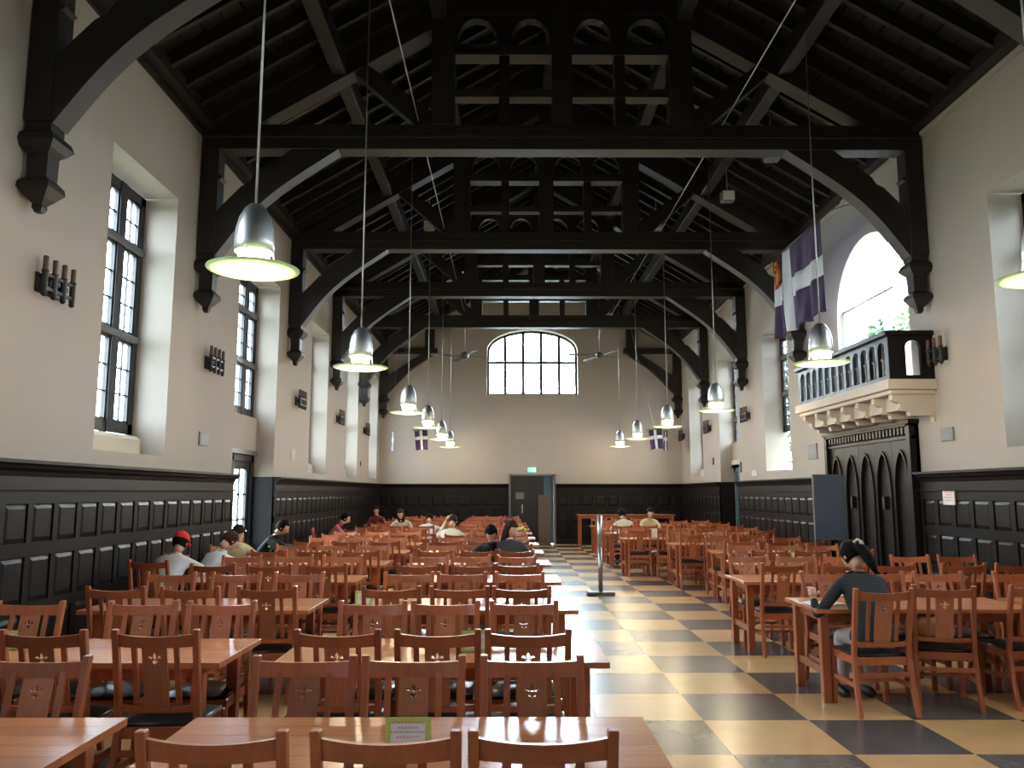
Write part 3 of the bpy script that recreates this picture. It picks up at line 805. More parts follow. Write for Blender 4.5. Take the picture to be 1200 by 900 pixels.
for (x, y, sc, lb) in ((11.8, 21.5, 1.10, 'dark green tree seen through the balcony arch, right one'), (12.4, 26.0, 1.15, 'dark green tree seen through the balcony arch, left one'),
                       (12.0, 31.0, 1.15, 'dark green tree farther off beyond the balcony arch')):
    c = dup(tr, (x, y, -0.45), x); c['label'] = lb; c.scale = (sc, sc, sc)

# ------------------------------------------------------------------ wall sconces, grilles, thermostats
def sconce_parts(t):
    # local: wall at x=0, projecting +x ; candles along y
    q = MB(); q.box(0, -0.24, -0.10, 0.03, 0.24, 0.10); q.build('back_plate', 'black_iron', t, bevel=0.008)
    q = MB(); q.box(0.10, -0.29, 0.055, 0.13, 0.29, 0.085); q.box(0.10, -0.29, -0.085, 0.13, 0.29, -0.055)
    q.box(0.0, -0.02, 0.055, 0.12, 0.02, 0.085); q.box(0.0, -0.02, -0.085, 0.12, 0.02, -0.055)
    for yy in (-0.15, 0.15): q.box(0.0, yy - 0.015, -0.03, 0.12, yy + 0.015, 0.03)
    q.build('bracket', 'black_iron', t)
    for k in range(4):
        yy = -0.26 + k * 0.173
        q = MB(); q.lathe([(0.012, -0.16), (0.03, -0.14), (0.026, -0.11), (0.03, -0.10), (0.03, 0.09), (0.036, 0.095), (0.036, 0.11)], 10, (0.115, yy, 0))
        q.build('candle_cup', 'black_iron', t, smooth=False)
        q = MB(); q.lathe([(0.026, 0.11), (0.026, 0.25), (0.018, 0.255)], 10, (0.115, yy, 0)); q.build('candle', 'candle_wax', t, smooth=False)
    return t
sc0 = sconce_parts(thing('wall_sconce', 'black iron sconce of four dark candles on the left wall, nearest the camera', 'sconce', (WL, 7.36, 3.57))); sc0.scale = (0.9, 0.9, 0.9)
for (x, yy, rz, lb) in ((WL, 11.5, 0, 'black iron candle sconce on the left wall between the two leaded windows'),
                        (WL, 16.4, 0, 'black iron candle sconce on the left wall, third one down the hall'),
                        (WL, 20.35, 0, 'small black candle sconce on the left wall, fourth one down the hall'),
                        (WL, 24.15, 0, 'small black candle sconce on the left wall, last before the corner'),
                        (WR, 10.72, PI, 'black iron sconce of four candles on the right wall beside the balcony'),
                        (WR, 19.5, PI, 'black candle sconce on the right wall beyond the tall window past the balcony'),
                        (WR, 23.25, PI, 'small black candle sconce on the right wall near the far bright window'),
                        (WR, 26.7, PI, 'tiny black candle sconce on the right wall at the far corner')):
    c = dup(sc0, (x, yy, 3.5 if yy > 8 else 3.56), rz); c['label'] = lb
def grille(x, yy, z, s, w, h, m, lb, name='wall_grille', cat='vent'):
    t = thing(name, lb, cat, (x, yy, z))
    q = MB(); x0, x1 = sorted((0, s * 0.02)); q.box(x0, -w / 2, -h / 2, x1, w / 2, h / 2); q.build('frame', m, t, bevel=0.004)
    if cat == 'vent':
        q = MB()
        for k in range(6):
            zz = -h / 2 + h * (k + 0.7) / 6.4; xa, xb = sorted((s * 0.02, s * 0.028)); q.box(xa, -w / 2 + 0.02, zz - 0.006, xb, w / 2 - 0.02, zz + 0.006)
        q.build('slats', 'grey_metal', t, kind='stuff')
grille(WL, 11.38, 2.42, 1, 0.34, 0.19, 'grey_grille', 'square grey grille on the left wall below the second sconce')
grille(WL, 16.16, 2.42, 1, 0.30, 0.2, 'pale_plastic', 'pale grille on the left wall below the third sconce')
grille(WR, 10.64, 2.44, -1, 0.30, 0.18, 'grey_grille', 'square grey grille on the right wall to the right of the oak door')
grille(WR, 15.4, 2.45, -1, 0.45, 0.30, 'grey_grille', 'grey grille on the right wall to the left of the oak door')
grille(WR, 19.1, 2.12, -1, 0.4, 0.14, 'pale_plastic', 'pale switch plate on the right wall just above the wainscot', 'switch_plate', 'switch')
grille(WR, 22.9, 2.55, -1, 0.12, 0.2, 'black_iron', 'small black wall box on the right wall under the far sconce', 'wall_box', 'box')
grille(WR, 20.2, 2.3, -1, 0.10, 0.26, 'black_iron', 'small black wall box beside the blue-grey doorway bay', 'wall_box', 'box')
grille(WL + 0.0, 23.6, 2.5, 1, 0.08, 0.14, 'black_iron', 'tiny black wall box under the last left sconce', 'wall_box', 'box')
q = MB(); q.box(-0.012, -0.14, -0.10, 0, 0.14, 0.10)
o = q.build('wall_notice', 'white_paper'); o.location = (WR - 0.053, 10.62, 1.62); tag(o, 'small white notice on the dark panelling right of the oak door', 'notice')
q = MB()
for k in range(4): q.box(-0.0135, -0.11, 0.06 - k * 0.035, -0.0121, 0.10 - 0.03 * (k % 2), 0.068 - k * 0.035)
q.build('printed_lines', 'red_print', o, kind='stuff')

# ------------------------------------------------------------------ pendant lamps
def make_lamp(label):
    t = thing('pendant_lamp', label, 'lamp', (0, 0, 3.2), 0, 'pendant lamps with metal domes')
    q = MB(); q.lathe([(0.015, 0.53), (0.045, 0.525), (0.08, 0.49), (0.115, 0.42), (0.135, 0.33), (0.142, 0.24), (0.142, 0.16), (0.136, 0.16), (0.136, 0.24), (0.125, 0.33), (0.10, 0.42), (0.01, 0.50)], 28)
    q.build('metal_dome', 'aluminium', t, smooth=True)
    q = MB(); q.lathe([(0.02, 0.06), (0.085, 0.07), (0.11, 0.10), (0.115, 0.16), (0.10, 0.30), (0.03, 0.36)], 20); q.build('bulb', 'lamp_bulb', t, smooth=True)
    q = MB(); q.lathe([(0.0, 0.0), (0.15, 0.004), (0.29, 0.018), (0.33, 0.03), (0.332, 0.036), (0.28, 0.026), (0.15, 0.012), (0.0, 0.008)], 40)
    q.build('glass_disc', 'lamp_disc', t, smooth=True)
    q = MB()
    for k in range(3):
        a = k * 2 * PI / 3 + 0.4; q.sweep([(0.135 * math.cos(a), 0.135 * math.sin(a), 0.2), (0.16 * math.cos(a), 0.16 * math.sin(a), 0.0)], 0.005, 5)
    q.build('disc_holder', 'steel', t)
    return t
LAMPS = [(-1.87, 5.8, 3.27, 'large pendant lamp hanging nearest on the left, before the first left window'),
         (-1.80, 9.8, 3.16, 'pendant lamp on the left, second from the camera'),
         (-1.80, 14.6, 3.08, 'pendant lamp on the left, third from the camera'),
         (-1.80, 18.2, 3.10, 'pendant lamp on the left, fourth from the camera'),
         (-1.80, 22.0, 3.08, 'small far pendant lamp on the left, fifth from the camera'),
         (-1.80, 25.3, 3.06, 'smallest far pendant lamp on the left, last before the far wall'),
         (3.97, 5.8, 3.22, 'pendant lamp whose rim just enters at the right edge of the picture'),
         (3.85, 9.8, 3.22, 'pendant lamp on the right in front of the balcony'),
         (3.78, 14.6, 3.12, 'pendant lamp on the right beyond the balcony, in front of the second truss'),
         (3.60, 18.2, 3.12, 'pendant lamp on the right, fourth from the camera, beside the small flags'),
         (3.53, 22.0, 3.10, 'small far pendant lamp on the right, fifth from the camera'),
         (3.50, 25.3, 3.08, 'smallest far pendant lamp on the right, last before the far wall')]
lamp0 = None
for (x, yy, z, lb) in LAMPS:
    if lamp0 is None: lamp0 = make_lamp(lb); c = lamp0; c.location = (x, yy, z); lamp_parts = [o for o in lamp0.children]
    else:
        kids[lamp0] = lamp_parts; c = dup(lamp0, (x, yy, z)); c['label'] = lb
    q = MB(); q.sweep([(0, 0, 0.52), (0, 0, roof_z(x) - z + 0.02)], 0.009, 6); q.build('hanging_rod', 'rod_metal', c, smooth=True)
    pl = bpy.data.lights.new('lamp_glow', 'POINT'); pl.energy = 35; pl.color = (1.0, 0.82, 0.55); pl.shadow_soft_size = 0.09
    po = bpy.data.objects.new('lamp_glow', pl); col.objects.link(po); po.location = (0, 0, -0.12); po.parent = c

# spotlights fixed under the roof
for (x, yy, z, lb) in ((-1.75, 17.4, 7.55, 'small pale spotlight box high in the roof on the left'), (3.3, 17.4, 7.55, 'small pale spotlight box high in the roof on the right'),
                       (4.2, 12.3, 7.0, 'small spotlight above the right end of the long tie beam'), (3.95, 14.0, 6.95, 'small spotlight under the right rafters beyond the first beam')):
    t = thing('roof_spotlight', lb, 'spotlight', (x, yy, z), 0, 'spotlights in the roof')
    q = MB(); q.box(-0.12, -0.10, -0.1, 0.12, 0.08, 0.1); q.build('housing', 'grey_metal', t, bevel=0.02)
    q = MB(); q.box(-0.10, -0.115, -0.08, 0.10, -0.101, 0.08); q.build('lens', 'white_paper', t)
    q = MB(); q.sweep([(0, 0, 0.1), (0, 0, roof_z(x) - z - 0.12)], 0.014, 6); q.build('stem', 'rod_metal', t)

# ceiling fans
for (x, lb) in ((-1.35, 'ceiling fan left of the arched far window'), (2.88, 'ceiling fan right of the arched far window')):
    t = thing('ceiling_fan', lb, 'fan', (x, 25.0, 5.9))
    q = MB(); q.sweep([(0, 0, 0.1), (0, 0, roof_z(x) - 5.9 - 0.1)], 0.018, 8); q.build('down_rod', 'rod_metal', t, smooth=True)
    q = MB(); q.lathe([(0.03, 0.14), (0.11, 0.10), (0.13, 0.0), (0.09, -0.07), (0.02, -0.09)][::-1], 18); q.build('motor_housing', 'grey_metal', t, smooth=True)
    for k in range(4):
        a = k * PI / 2 + 0.35; M = Matrix.Rotation(a, 4, 'Z') @ Matrix.Rotation(R(12), 4, 'X')
        q = MB(); q.box(0.12, -0.03, -0.006, 0.35, 0.03, 0.006); q.prism([(0.3, -0.05), (1.05, -0.085), (1.1, -0.05), (1.1, 0.05), (1.05, 0.085), (0.3, 0.05)], -0.006, 0.006, KEY_XY); q.xf(M)
        q.build('blade', 'grey_metal', t)

# ------------------------------------------------------------------ flags
def flag(t, W, Hh, nx, nz, canton, wavy, cross=(0.60, 0.77), hz=(0.38, 0.60)):
    """u from 0 (near end) to W along +y, hanging down from z=0; one mesh per cloth colour piece"""
    def pos(u, v):
        w = wavy * (math.sin(u * 9 + v * 1.5) * 0.5 + math.sin(u * 17 - v * 2) * 0.25) * (0.25 + v / Hh)
        return (w, u - 0.05 * v * (u / W), -v + 0.02 * math.sin(u * 8) * (v / Hh))
    def piece(u0, u1, v0, v1, name, m):
        q = MB(); n1 = max(2, int((u1 - u0) / W * nx)); n2 = max(2, int((v1 - v0) / Hh * nz)); vs = []; fs = []
        for j in range(n2 + 1):
            for i in range(n1 + 1): vs.append(pos(u0 + (u1 - u0) * i / n1, v0 + (v1 - v0) * j / n2))
        for j in range(n2):
            for i in range(n1): a = j * (n1 + 1) + i; fs.append((a, a + 1, a + n1 + 2, a + n1 + 1))
        q.add(vs, fs); o = q.build(name, m, t, smooth=True)
        md = o.modifiers.new('thickness', 'SOLIDIFY'); md.thickness = 0.006
        return o
    c0, c1 = cross[0] * W, cross[1] * W; h0, h1 = hz[0] * Hh, hz[1] * Hh
    piece(0, c0, 0, h0, 'purple_quarter', 'purple_cloth'); piece(0, c0, h1, Hh, 'purple_quarter', 'purple_cloth')
    piece(c1, W, h1, Hh, 'purple_quarter', 'purple_cloth'); cq = piece(c1, W, 0, h0, 'crest_quarter', 'navy_cloth')
    piece(c0, c1, 0, Hh, 'white_cross', 'white_cloth'); piece(0, c0, h0, h1, 'white_cross', 'white_cloth'); piece(c1, W, h0, h1, 'white_cross', 'white_cloth')
    if canton:
        q = MB(); cu, cv = (c1 + W) / 2, h0 * 0.60; sc = 1.35
        # a small rearing beast: looped head and mane, curved body, feet and tail
        for body, rr in (([(0.02, 0.06), (-0.06, 0.10), (-0.05, 0.17), (0.03, 0.18), (0.07, 0.12), (0.05, 0.03), (0.07, -0.06), (0.02, -0.13)], [0.02, 0.03, 0.03, 0.03, 0.035, 0.04, 0.045, 0.035]),
                         ([(0.02, -0.13), (-0.06, -0.12), (-0.11, -0.17)], [0.035, 0.025, 0.015]), ([(0.05, -0.10), (0.10, -0.16), (0.04, -0.19)], [0.03, 0.02, 0.015]),
                         ([(0.05, 0.03), (-0.05, 0.0), (-0.10, 0.04)], [0.03, 0.02, 0.012]), ([(0.06, -0.04), (0.13, 0.0), (0.12, 0.08)], [0.018, 0.015, 0.018])):
            q.sweep([(-0.02, cu - p[0] * sc, -(cv - p[1] * sc)) for p in body], rr, 6)
        q.cur = 0; q.build('orange_crest', 'orange_cloth', cq, smooth=True)
fg = thing('large_flag', 'large purple flag with white cross and orange crest hanging beside the balcony', 'flag', (5.0, 12.5, 6.003))
flag(fg, 2.35, 1.50, 40, 26, True, 0.06)
fp = thing('flag_pole', 'slim dark horizontal pole carrying the large purple flag', 'pole', (5.0, 11.75, 6.02))
q = MB(); q.sweep([(0, 0, 0), (0, 3.3, 0)], 0.018, 8); q.build('shaft', 'black_iron', fp, smooth=True)
for yy in (0.35, 2.9):
    q = MB(); q.sweep([(0, yy, 0.0), (0.775, yy, 0.25)], 0.008, 6); q.build('stay', 'black_iron', fp)
for (x, yy, z, ang, lb) in ((-3.60, 25.6, 3.55, 90, 'small purple and white flag hanging edge-on at the far left corner'),
                            (-2.95, 25.6, 3.60, 20, 'small tilted purple flag with white cross left of the far lamps'),
                            (4.45, 25.6, 3.62, -10, 'small purple flag with white cross right of the far lamps'),
                            (5.05, 25.6, 3.58, 80, 'small purple and white flag hanging near the far right corner')):
    t = thing('small_flag', lb, 'flag', (x, yy, z)); t.rotation_euler = (R(6), 0, R(-90 + ang) if abs(ang) < 50 else R(ang - 75))
    flag(t, 0.42, 0.62, 10, 10, False, 0.02, (0.38, 0.60), (0.30, 0.48))
    q = MB(); q.sweep([(0, -0.06, 0.02), (0, 0.48, 0.02)], 0.012, 6); q.build('staff', 'black_iron', t)
    q = MB(); q.sweep([(0, 0.2, 0.02), (0, 0.2 - 0.104 * (roof_z(x) - z), roof_z(x) - z + 0.05)], 0.004, 5); q.build('hanging_wire', 'rod_metal', t)

# ------------------------------------------------------------------ chairs
def fleur_holes(cx, cz):
    def P(pts, sx=1): return [(cx + sx * a, cz + b_) for a, b_ in pts]
    c = [(0, 0.036), (0.007, 0.024), (0.010, 0.012), (0.006, 0.0), (-0.006, 0.0), (-0.010, 0.012), (-0.007, 0.024)]
    s_ = [(0.012, 0.0), (0.016, 0.012), (0.026, 0.017), (0.034, 0.010), (0.033, 0.002), (0.027, 0.006), (0.021, 0.004), (0.019, 0.0)]
    f = [(0.0, -0.028), (0.009, -0.020), (0.017, -0.020), (0.010, -0.010), (0.004, -0.006), (-0.004, -0.006), (-0.010, -0.010), (-0.017, -0.020), (-0.009, -0.020)]
    return [P(c), P(s_), P(s_, -1), P(f)]
def back_y(z):                                          # rake of the back
    return -0.195 - 0.095 * max(0, (z - 0.45) / 0.50) ** 1.15
def chair_meshes():
    Mx = {}
    q = MB()
    q.box(-0.205, -0.19, 0.43, 0.205, 0.20, 0.445)
    n = 6; vs = []; fs = []
    for j in range(n + 1):
        for i in range(n + 1):
            u, v = -1 + 2 * i / n, -1 + 2 * j / n
            h = 0.445 + 0.035 * (1 - abs(u) ** 4) * (1 - abs(v) ** 4) ** 1
            vs.append((u * 0.20, 0.005 + v * 0.19, h))
    for j in range(n):
        for i in range(n): a = j * (n + 1) + i; fs.append((a, a + 1, a + n + 2, a + n + 1))
    q.add(vs, fs); Mx['seat'] = q.mesh('seat', 'black_leather', smooth=True)
    q = MB()
    q.box(-0.20, -0.205, 0.37, 0.20, -0.185, 0.43); q.box(-0.20, 0.19, 0.37, 0.20, 0.21, 0.43)
    q.box(-0.213, -0.19, 0.37, -0.193, 0.195, 0.43); q.box(0.193, -0.19, 0.37, 0.213, 0.195, 0.43)
    Mx['seat_frame'] = q.mesh('seat_frame', 'chair_wood')
    for nm, s in (('rl', -1), ('rr', 1)):
        q = MB(); q.strip([(s * 0.222, -0.275, 0.0), (s * 0.218, -0.225, 0.22), (s * 0.213, -0.195, 0.42), (s * 0.213, back_y(0.6), 0.6), (s * 0.214, back_y(0.78), 0.78), (s * 0.216, back_y(0.945), 0.945), (s * 0.216, back_y(0.955), 0.955)], 0.034, 0.038)
        Mx[nm] = q.mesh('rear_leg', 'chair_wood', bevel=0.004)
        q = MB(); q.strip([(s * 0.210, 0.195, 0.0), (s * 0.205, 0.19, 0.43)], 0.038, 0.038); Mx['f' + nm] = q.mesh('front_leg', 'chair_wood', bevel=0.004)
        q = MB(); q.strip([(s * 0.113, back_y(0.55), 0.55), (s * 0.113, back_y(0.7) - 0.006, 0.7), (s * 0.113, back_y(0.88) - 0.016, 0.88)], 0.028, 0.014); Mx['sp' + nm] = q.mesh('spindle', 'chair_wood')
        q = MB(); q.box(s * 0.21 - 0.009, -0.22, 0.20, s * 0.21 + 0.009, 0.19, 0.235); Mx['st' + nm] = q.mesh('side_stretcher', 'chair_wood')
    # crest rail: curved backwards, dipping in the middle
    def rail(z0, z1, dip, bow, th, nm):
        q = MB(); n = 10; vs = []; fs = []
        for i in range(n + 1):
            u = -1 + 2 * i / n; c = 1 - u * u
            x = u * 0.200; zl, zh = z0 - dip * c * 0.3, z1 - dip * c
            yl = back_y(zl) - bow * c; yh = back_y(zh) - bow * c
            vs += [(x, yl - th / 2, zl), (x, yl + th / 2, zl), (x, yh + th / 2, zh), (x, yh - th / 2, zh)]
        for i in range(n):
            for k in range(4): k2 = (k + 1) % 4; fs.append((i * 4 + k, i * 4 + k2, (i + 1) * 4 + k2, (i + 1) * 4 + k))
        fs += [(3, 2, 1, 0), tuple(n * 4 + k for k in range(4))]
        q.add(vs, fs); return q.mesh(nm, 'chair_wood')
    Mx['crest'] = rail(0.862, 0.930, 0.012, 0.030, 0.020, 'crest_rail')
    Mx['lower'] = rail(0.512, 0.548, 0.010, 0.014, 0.020, 'lower_rail')
    q = MB(); q.box(-0.205, -0.232, 0.285, 0.205, -0.214, 0.318); Mx['rear_st'] = q.mesh('rear_stretcher', 'chair_wood')
    q = MB(); q.box(-0.20, -0.01, 0.205, 0.20, 0.01, 0.23); Mx['mid_st'] = q.mesh('middle_stretcher', 'chair_wood')
    outline = [(-0.062, 0.54), (0.062, 0.54)] + [(0.066, 0.54 + 0.33 * i / 6) for i in range(1, 7)] + [(-0.066, 0.87 - 0.33 * i / 6) for i in range(0, 6)]
    def fn(u, v, w): return Vector((u, back_y(v) - 0.012 - 0.016 * (v - 0.54) / 0.33 * 1.0 + w, v))
    Mx['splat'] = plate('splat', outline, fleur_holes(0, 0.80), -0.006, 0.006, fn, 'splat_wood', False)
    return Mx
CM = chair_meshes()
ORDER = [('seat', 'seat'), ('seat_frame', 'seat_frame'), ('rear_leg', 'rl'), ('rear_leg', 'rr'), ('front_leg', 'frl'), ('front_leg', 'frr'), ('crest_rail', 'crest'), ('lower_rail', 'lower'),
         ('splat', 'splat'), ('spindle', 'sprl'), ('spindle', 'sprr'), ('side_stretcher', 'strl'), ('side_stretcher', 'strr'), ('rear_stretcher', 'rear_st'), ('middle_stretcher', 'mid_st')]
def chair(x, y, rz, label, far=False):
    t = thing('dining_chair', label, 'chair', (x, y, 0), rz, 'wooden dining chairs with a cut-out splat')
    for nm, k in ORDER:
        if far and k in ('mid_st',): continue
        link(nm, CM[k], t)
    return t

# ------------------------------------------------------------------ tables
TD = 0.76
board_cache = {}
def table(x0, x1, y0, label, ov=0.14, h=0.74, group='long wooden dining tables'):
    cx, L = (x0 + x1) / 2, x1 - x0
    t = thing('dining_table', label, 'table', (cx, y0 + TD / 2, 0), 0, group)
    n = 6; w = TD / n
    key = ('b', round(L, 3))
    if key not in board_cache:
        q = MB(); q.box(-L / 2, -w / 2 + 0.0004, h - 0.032, L / 2, w / 2 - 0.0004, h); board_cache[key] = q.mesh('top_board', 'table_wood', bevel=0.0006)
        q = MB(); a, b_ = L / 2 - ov - 0.01, TD / 2 - 0.075
        q.box(-a, -b_, h - 0.11, a, -b_ + 0.022, h - 0.032); q.box(-a, b_ - 0.022, h - 0.11, a, b_, h - 0.032)
        q.box(-a, -b_, h - 0.11, -a + 0.022, b_, h - 0.032); q.box(a - 0.022, -b_, h - 0.11, a, b_, h - 0.032)
        board_cache[('a', round(L, 3), ov)] = q.mesh('apron', 'chair_wood')
        q = MB(); q.box(-0.034, -0.034, 0, 0.034, 0.034, h - 0.033); board_cache['leg'] = q.mesh('leg', 'chair_wood', bevel=0.004)
        q = MB(); q.box(-0.015, -TD / 2 + 0.08, -0.03, 0.015, TD / 2 - 0.08, 0.03); board_cache['st'] = q.mesh('end_stretcher', 'chair_wood')
    for k in range(n): link('top_board', board_cache[key], t, loc=(0, -TD / 2 + w * (k + 0.5), 0))
    if ('a', round(L, 3), ov) not in board_cache:
        q = MB(); a, b_ = L / 2 - ov - 0.01, TD / 2 - 0.075
        q.box(-a, -b_, h - 0.11, a, -b_ + 0.022, h - 0.032); q.box(-a, b_ - 0.022, h - 0.11, a, b_, h - 0.032)
        q.box(-a, -b_, h - 0.11, -a + 0.022, b_, h - 0.032); q.box(a - 0.022, -b_, h - 0.11, a, b_, h - 0.032)
        board_cache[('a', round(L, 3), ov)] = q.mesh('apron', 'chair_wood')
    link('apron', board_cache[('a', round(L, 3), ov)], t)
    for sx in (-1, 1):
        for sy in (-1, 1): link('leg', board_cache['leg'], t, loc=(sx * (L / 2 - ov), sy * (TD / 2 - 0.085), 0))
        link('end_stretcher', board_cache['st'], t, loc=(sx * (L / 2 - ov), 0, 0.24))
    return t
ORD = ['first', 'second', 'third', 'fourth', 'fifth', 'sixth', 'seventh', 'eighth', 'ninth', 'tenth', 'eleventh', 'twelfth']
ROWY = [2.82, 4.68, 6.70, 8.76, 10.82, 12.86, 14.88, 16.88, 18.90, 20.90, 22.90, 24.90]
occupied = {}
def seat_row(xs, y0, side, colname, r, names, skip=()):
    for k, x in enumerate(xs):
        if k in skip: continue
        jx, jy, ja = random.uniform(-0.02, 0.02), random.uniform(-0.03, 0.03), random.uniform(-2.5, 2.5)
        if r < 3: jx = jy = ja = 0
        if side == 'near': yy, rz = y0 + 0.09 + jy, R(ja)
        else: yy, rz = y0 + TD - 0.09 + jy, PI + R(ja)
        c = chair(x + jx, yy, rz, 'wooden chair, %s, %s side of the %s table in the %s column' % (names[k], side, ORD[r], colname), r > 5)
        occupied[(colname, r, side, k)] = c
N3 = ['left one', 'middle one', 'right one']; N2 = ['left one', 'right one']
# middle column
for r, y0 in enumerate(ROWY):
    table(-1.31, 0.57, y0, 'long wooden dining table, %s from the camera in the middle column beside the aisle' % ORD[r])
    seat_row([-0.91, -0.375, 0.11], y0, 'near', 'middle', r, N3)
    seat_row([-0.91, -0.42, 0.11], y0, 'far', 'middle', r, N3)
# left column, against the left wall
for r, y0 in enumerate(ROWY):
    table(-3.46, -1.60, y0, 'long wooden dining table, %s from the camera in the left column by the wall' % ORD[r])
    if r > 0: seat_row([-3.06, -2.48, -1.88], y0, 'near', 'left', r, N3)
    seat_row([-3.22, -2.46, -1.93] if r == 1 else ([-3.02, -2.10, -1.90] if r == 0 else [-3.1, -2.5, -1.92]), y0, 'far', 'left', r, N3, skip=((2,) if r == 0 else ()))
# right column beside the aisle
RR = {1: (2.50, 4.28), 0: None}
right_rows = [(6.73, 2.50, 4.30), (8.77, 2.50, 4.30), (10.80, 3.05, 4.80), (12.86, 3.3, 4.9), (14.88, 3.0, 4.7), (16.70, 2.34, 4.10), (18.90, 2.30, 4.05), (20.90, 2.35, 4.10), (22.90, 2.35, 4.10)]
for r, (y0, xa, xb) in enumerate(right_rows):
    table(xa, xb, y0, 'long wooden dining table, %s from the camera in the right column' % ORD[r], 0.08)
    m = (xa + xb) / 2
    if r == 0:
        chair(2.86, 6.62, R(2), 'wooden chair in which the person in the striped sweater sits', False)
        chair(3.50, 6.80, R(-14), 'wooden chair turned slightly, holding a tan bag, on the near side of the right table')
        chair(4.18, 6.84, R(3), 'wooden chair at the right edge of the picture, near side of the first right table')
    else:
        seat_row([m - 0.56, m, m + 0.56] if r > 1 else [2.86, 3.5, 4.0], y0, 'near', 'right', r, N3)
    seat_row([m - 0.56, m, m + 0.56] if r > 0 else [2.95, 3.45, 4.0], y0, 'far', 'right', r, N3)
# short tables in the outer right column by the panelling
for r, y0 in enumerate([6.73, 8.77]):
    table(4.42, 5.62, y0, 'shorter wooden table, %s from the camera by the right wall' % ORD[r], 0.08, group='short tables by the right wall')
    seat_row([4.74, 5.30], y0, 'near', 'wall-side right', r, N2); seat_row([4.74, 5.30], y0, 'far', 'wall-side right', r, N2)
for r, (y0) in ((2, 16.70), (3, 18.90), (4, 20.90)):
    table(4.25, 5.45, y0, 'shorter wooden table, %s from the camera by the right wall' % ORD[r], 0.08, group='short tables by the right wall')
    seat_row([4.56, 5.14], y0, 'near', 'wall-side right', r, N2); seat_row([4.56, 5.14], y0, 'far', 'wall-side right', r, N2)
# bar-height table by the far wall
t = thing('high_table', 'long bar-height wooden table standing by the far wall right of the door', 'table', (3.65, 25.5, 0))
for k in range(4):
    q = MB(); q.box(-1.5, -0.35 + k * 0.175 + 0.001, 0.97, 1.5, -0.35 + (k + 1) * 0.175 - 0.001, 1.0); q.build('top_board', 'table_wood', t)
for sx in (-1.42, 0, 1.42):
    for sy in (-0.28, 0.28):
        q = MB(); q.box(sx - 0.03, sy - 0.03, 0, sx + 0.03, sy + 0.03, 0.97); q.build('leg', 'chair_wood', t)
    q = MB(); q.box(sx - 0.015, -0.28, 0.28, sx + 0.015, 0.28, 0.33); q.build('end_stretcher', 'chair_wood', t)
q = MB(); q.box(-1.42, -0.26, 0.89, 1.42, -0.24, 0.97); q.box(-1.42, 0.24, 0.89, 1.42, 0.26, 0.97); q.build('apron', 'chair_wood', t)

for x, y, rz, lb in ((-3.88, 9.30, R(-6), 'wooden chair under the person in the red cap'), (-3.76, 10.03, R(-34), 'wooden chair under the person bowed in the white shirt'),
                     (-3.84, 11.47, R(-150), 'wooden chair under the person in the cream yellow top'), (-3.98, 13.12, R(-86), 'wooden chair under the person in the dark green jacket'),
                     (-3.76, 17.12, R(-80), 'wooden chair under the person in the pink top')):
    chair(x, y, rz, lb)
# ------------------------------------------------------------------ notice stands on the tables
def notice(x, y, rz, label, w=0.17, h=0.125, z=0.7405, yg=True):
    t = thing('table_notice', label, 'sign', (x, y, z), rz, 'acrylic notice stands on the tables')
    q = MB(); q.box(-w / 2, -0.03, 0, w / 2, 0.03, 0.004); q.box(-w / 2, -0.003, 0.004, w / 2, 0.003, h); q.build('acrylic_stand', 'guard_glass', t)
    q = MB(); q.box(-w / 2 + 0.003, -0.0055, 0.006, w / 2 - 0.003, -0.0035, h - 0.004); pc = q.build('notice_card', 'yellow_green_paper' if yg else 'white_paper', t)
    q = MB(); q.box(-w / 2 + 0.022, -0.0066, 0.02, w / 2 - 0.022, -0.0056, h - 0.022); q.build('white_field', 'white_paper', pc)
    rows = [(0.82, 0.36, 'red_print'), (0.68, 0.22, 'grey_print'), (0.56, 0.38, 'grey_print'), (0.42, 0.25, 'red_print')]
    for f, hw, m in rows:
        q = MB(); n = int(hw * 30); 
        for i in range(n):                              # short character-like marks, too blurred in the photograph to read
            xx = -w * hw + 2 * w * hw * (i + 0.15) / n; ww = 2 * w * hw / n * 0.7; zz = h * f
            q.box(xx, -0.0074, zz - 0.0028, xx + ww * 0.3, -0.0067, zz + 0.0028); q.box(xx, -0.0074, zz + 0.0012, xx + ww, -0.0067, zz + 0.0026); q.box(xx + ww * 0.2, -0.0074, zz - 0.0028, xx + ww, -0.0067, zz - 0.0016)
        q.build('printed_line', m, pc)
    return t
notice(-0.365, 3.12, R(2), 'yellow-green bordered notice card in clear stand on the nearest middle table')
notice(-0.19, 4.98, R(3), 'yellow-green notice stand on the second middle table between chair backs', 0.17, 0.13)
notice(-1.20, 6.95, R(-3), 'notice stand at the left end of the third middle table', 0.15, 0.13)
notice(-3.02, 5.05, R(5), 'notice card on the second left table behind the leftmost chair', 0.15, 0.12)
notice(-0.1, 11.1, 0, 'notice stand on the fifth middle table', 0.16, 0.13)
notice(3.40, 11.2, 0, 'small pale notice stand on the third right table, left of centre', 0.2, 0.14, yg=False)
notice(3.95, 11.2, 0, 'small pale notice stand on the third right table, right of centre', 0.2, 0.14, yg=True)
notice(3.02, 17.05, 0, 'small pale notice stand on a far right table by the aisle', 0.16, 0.2, yg=False)

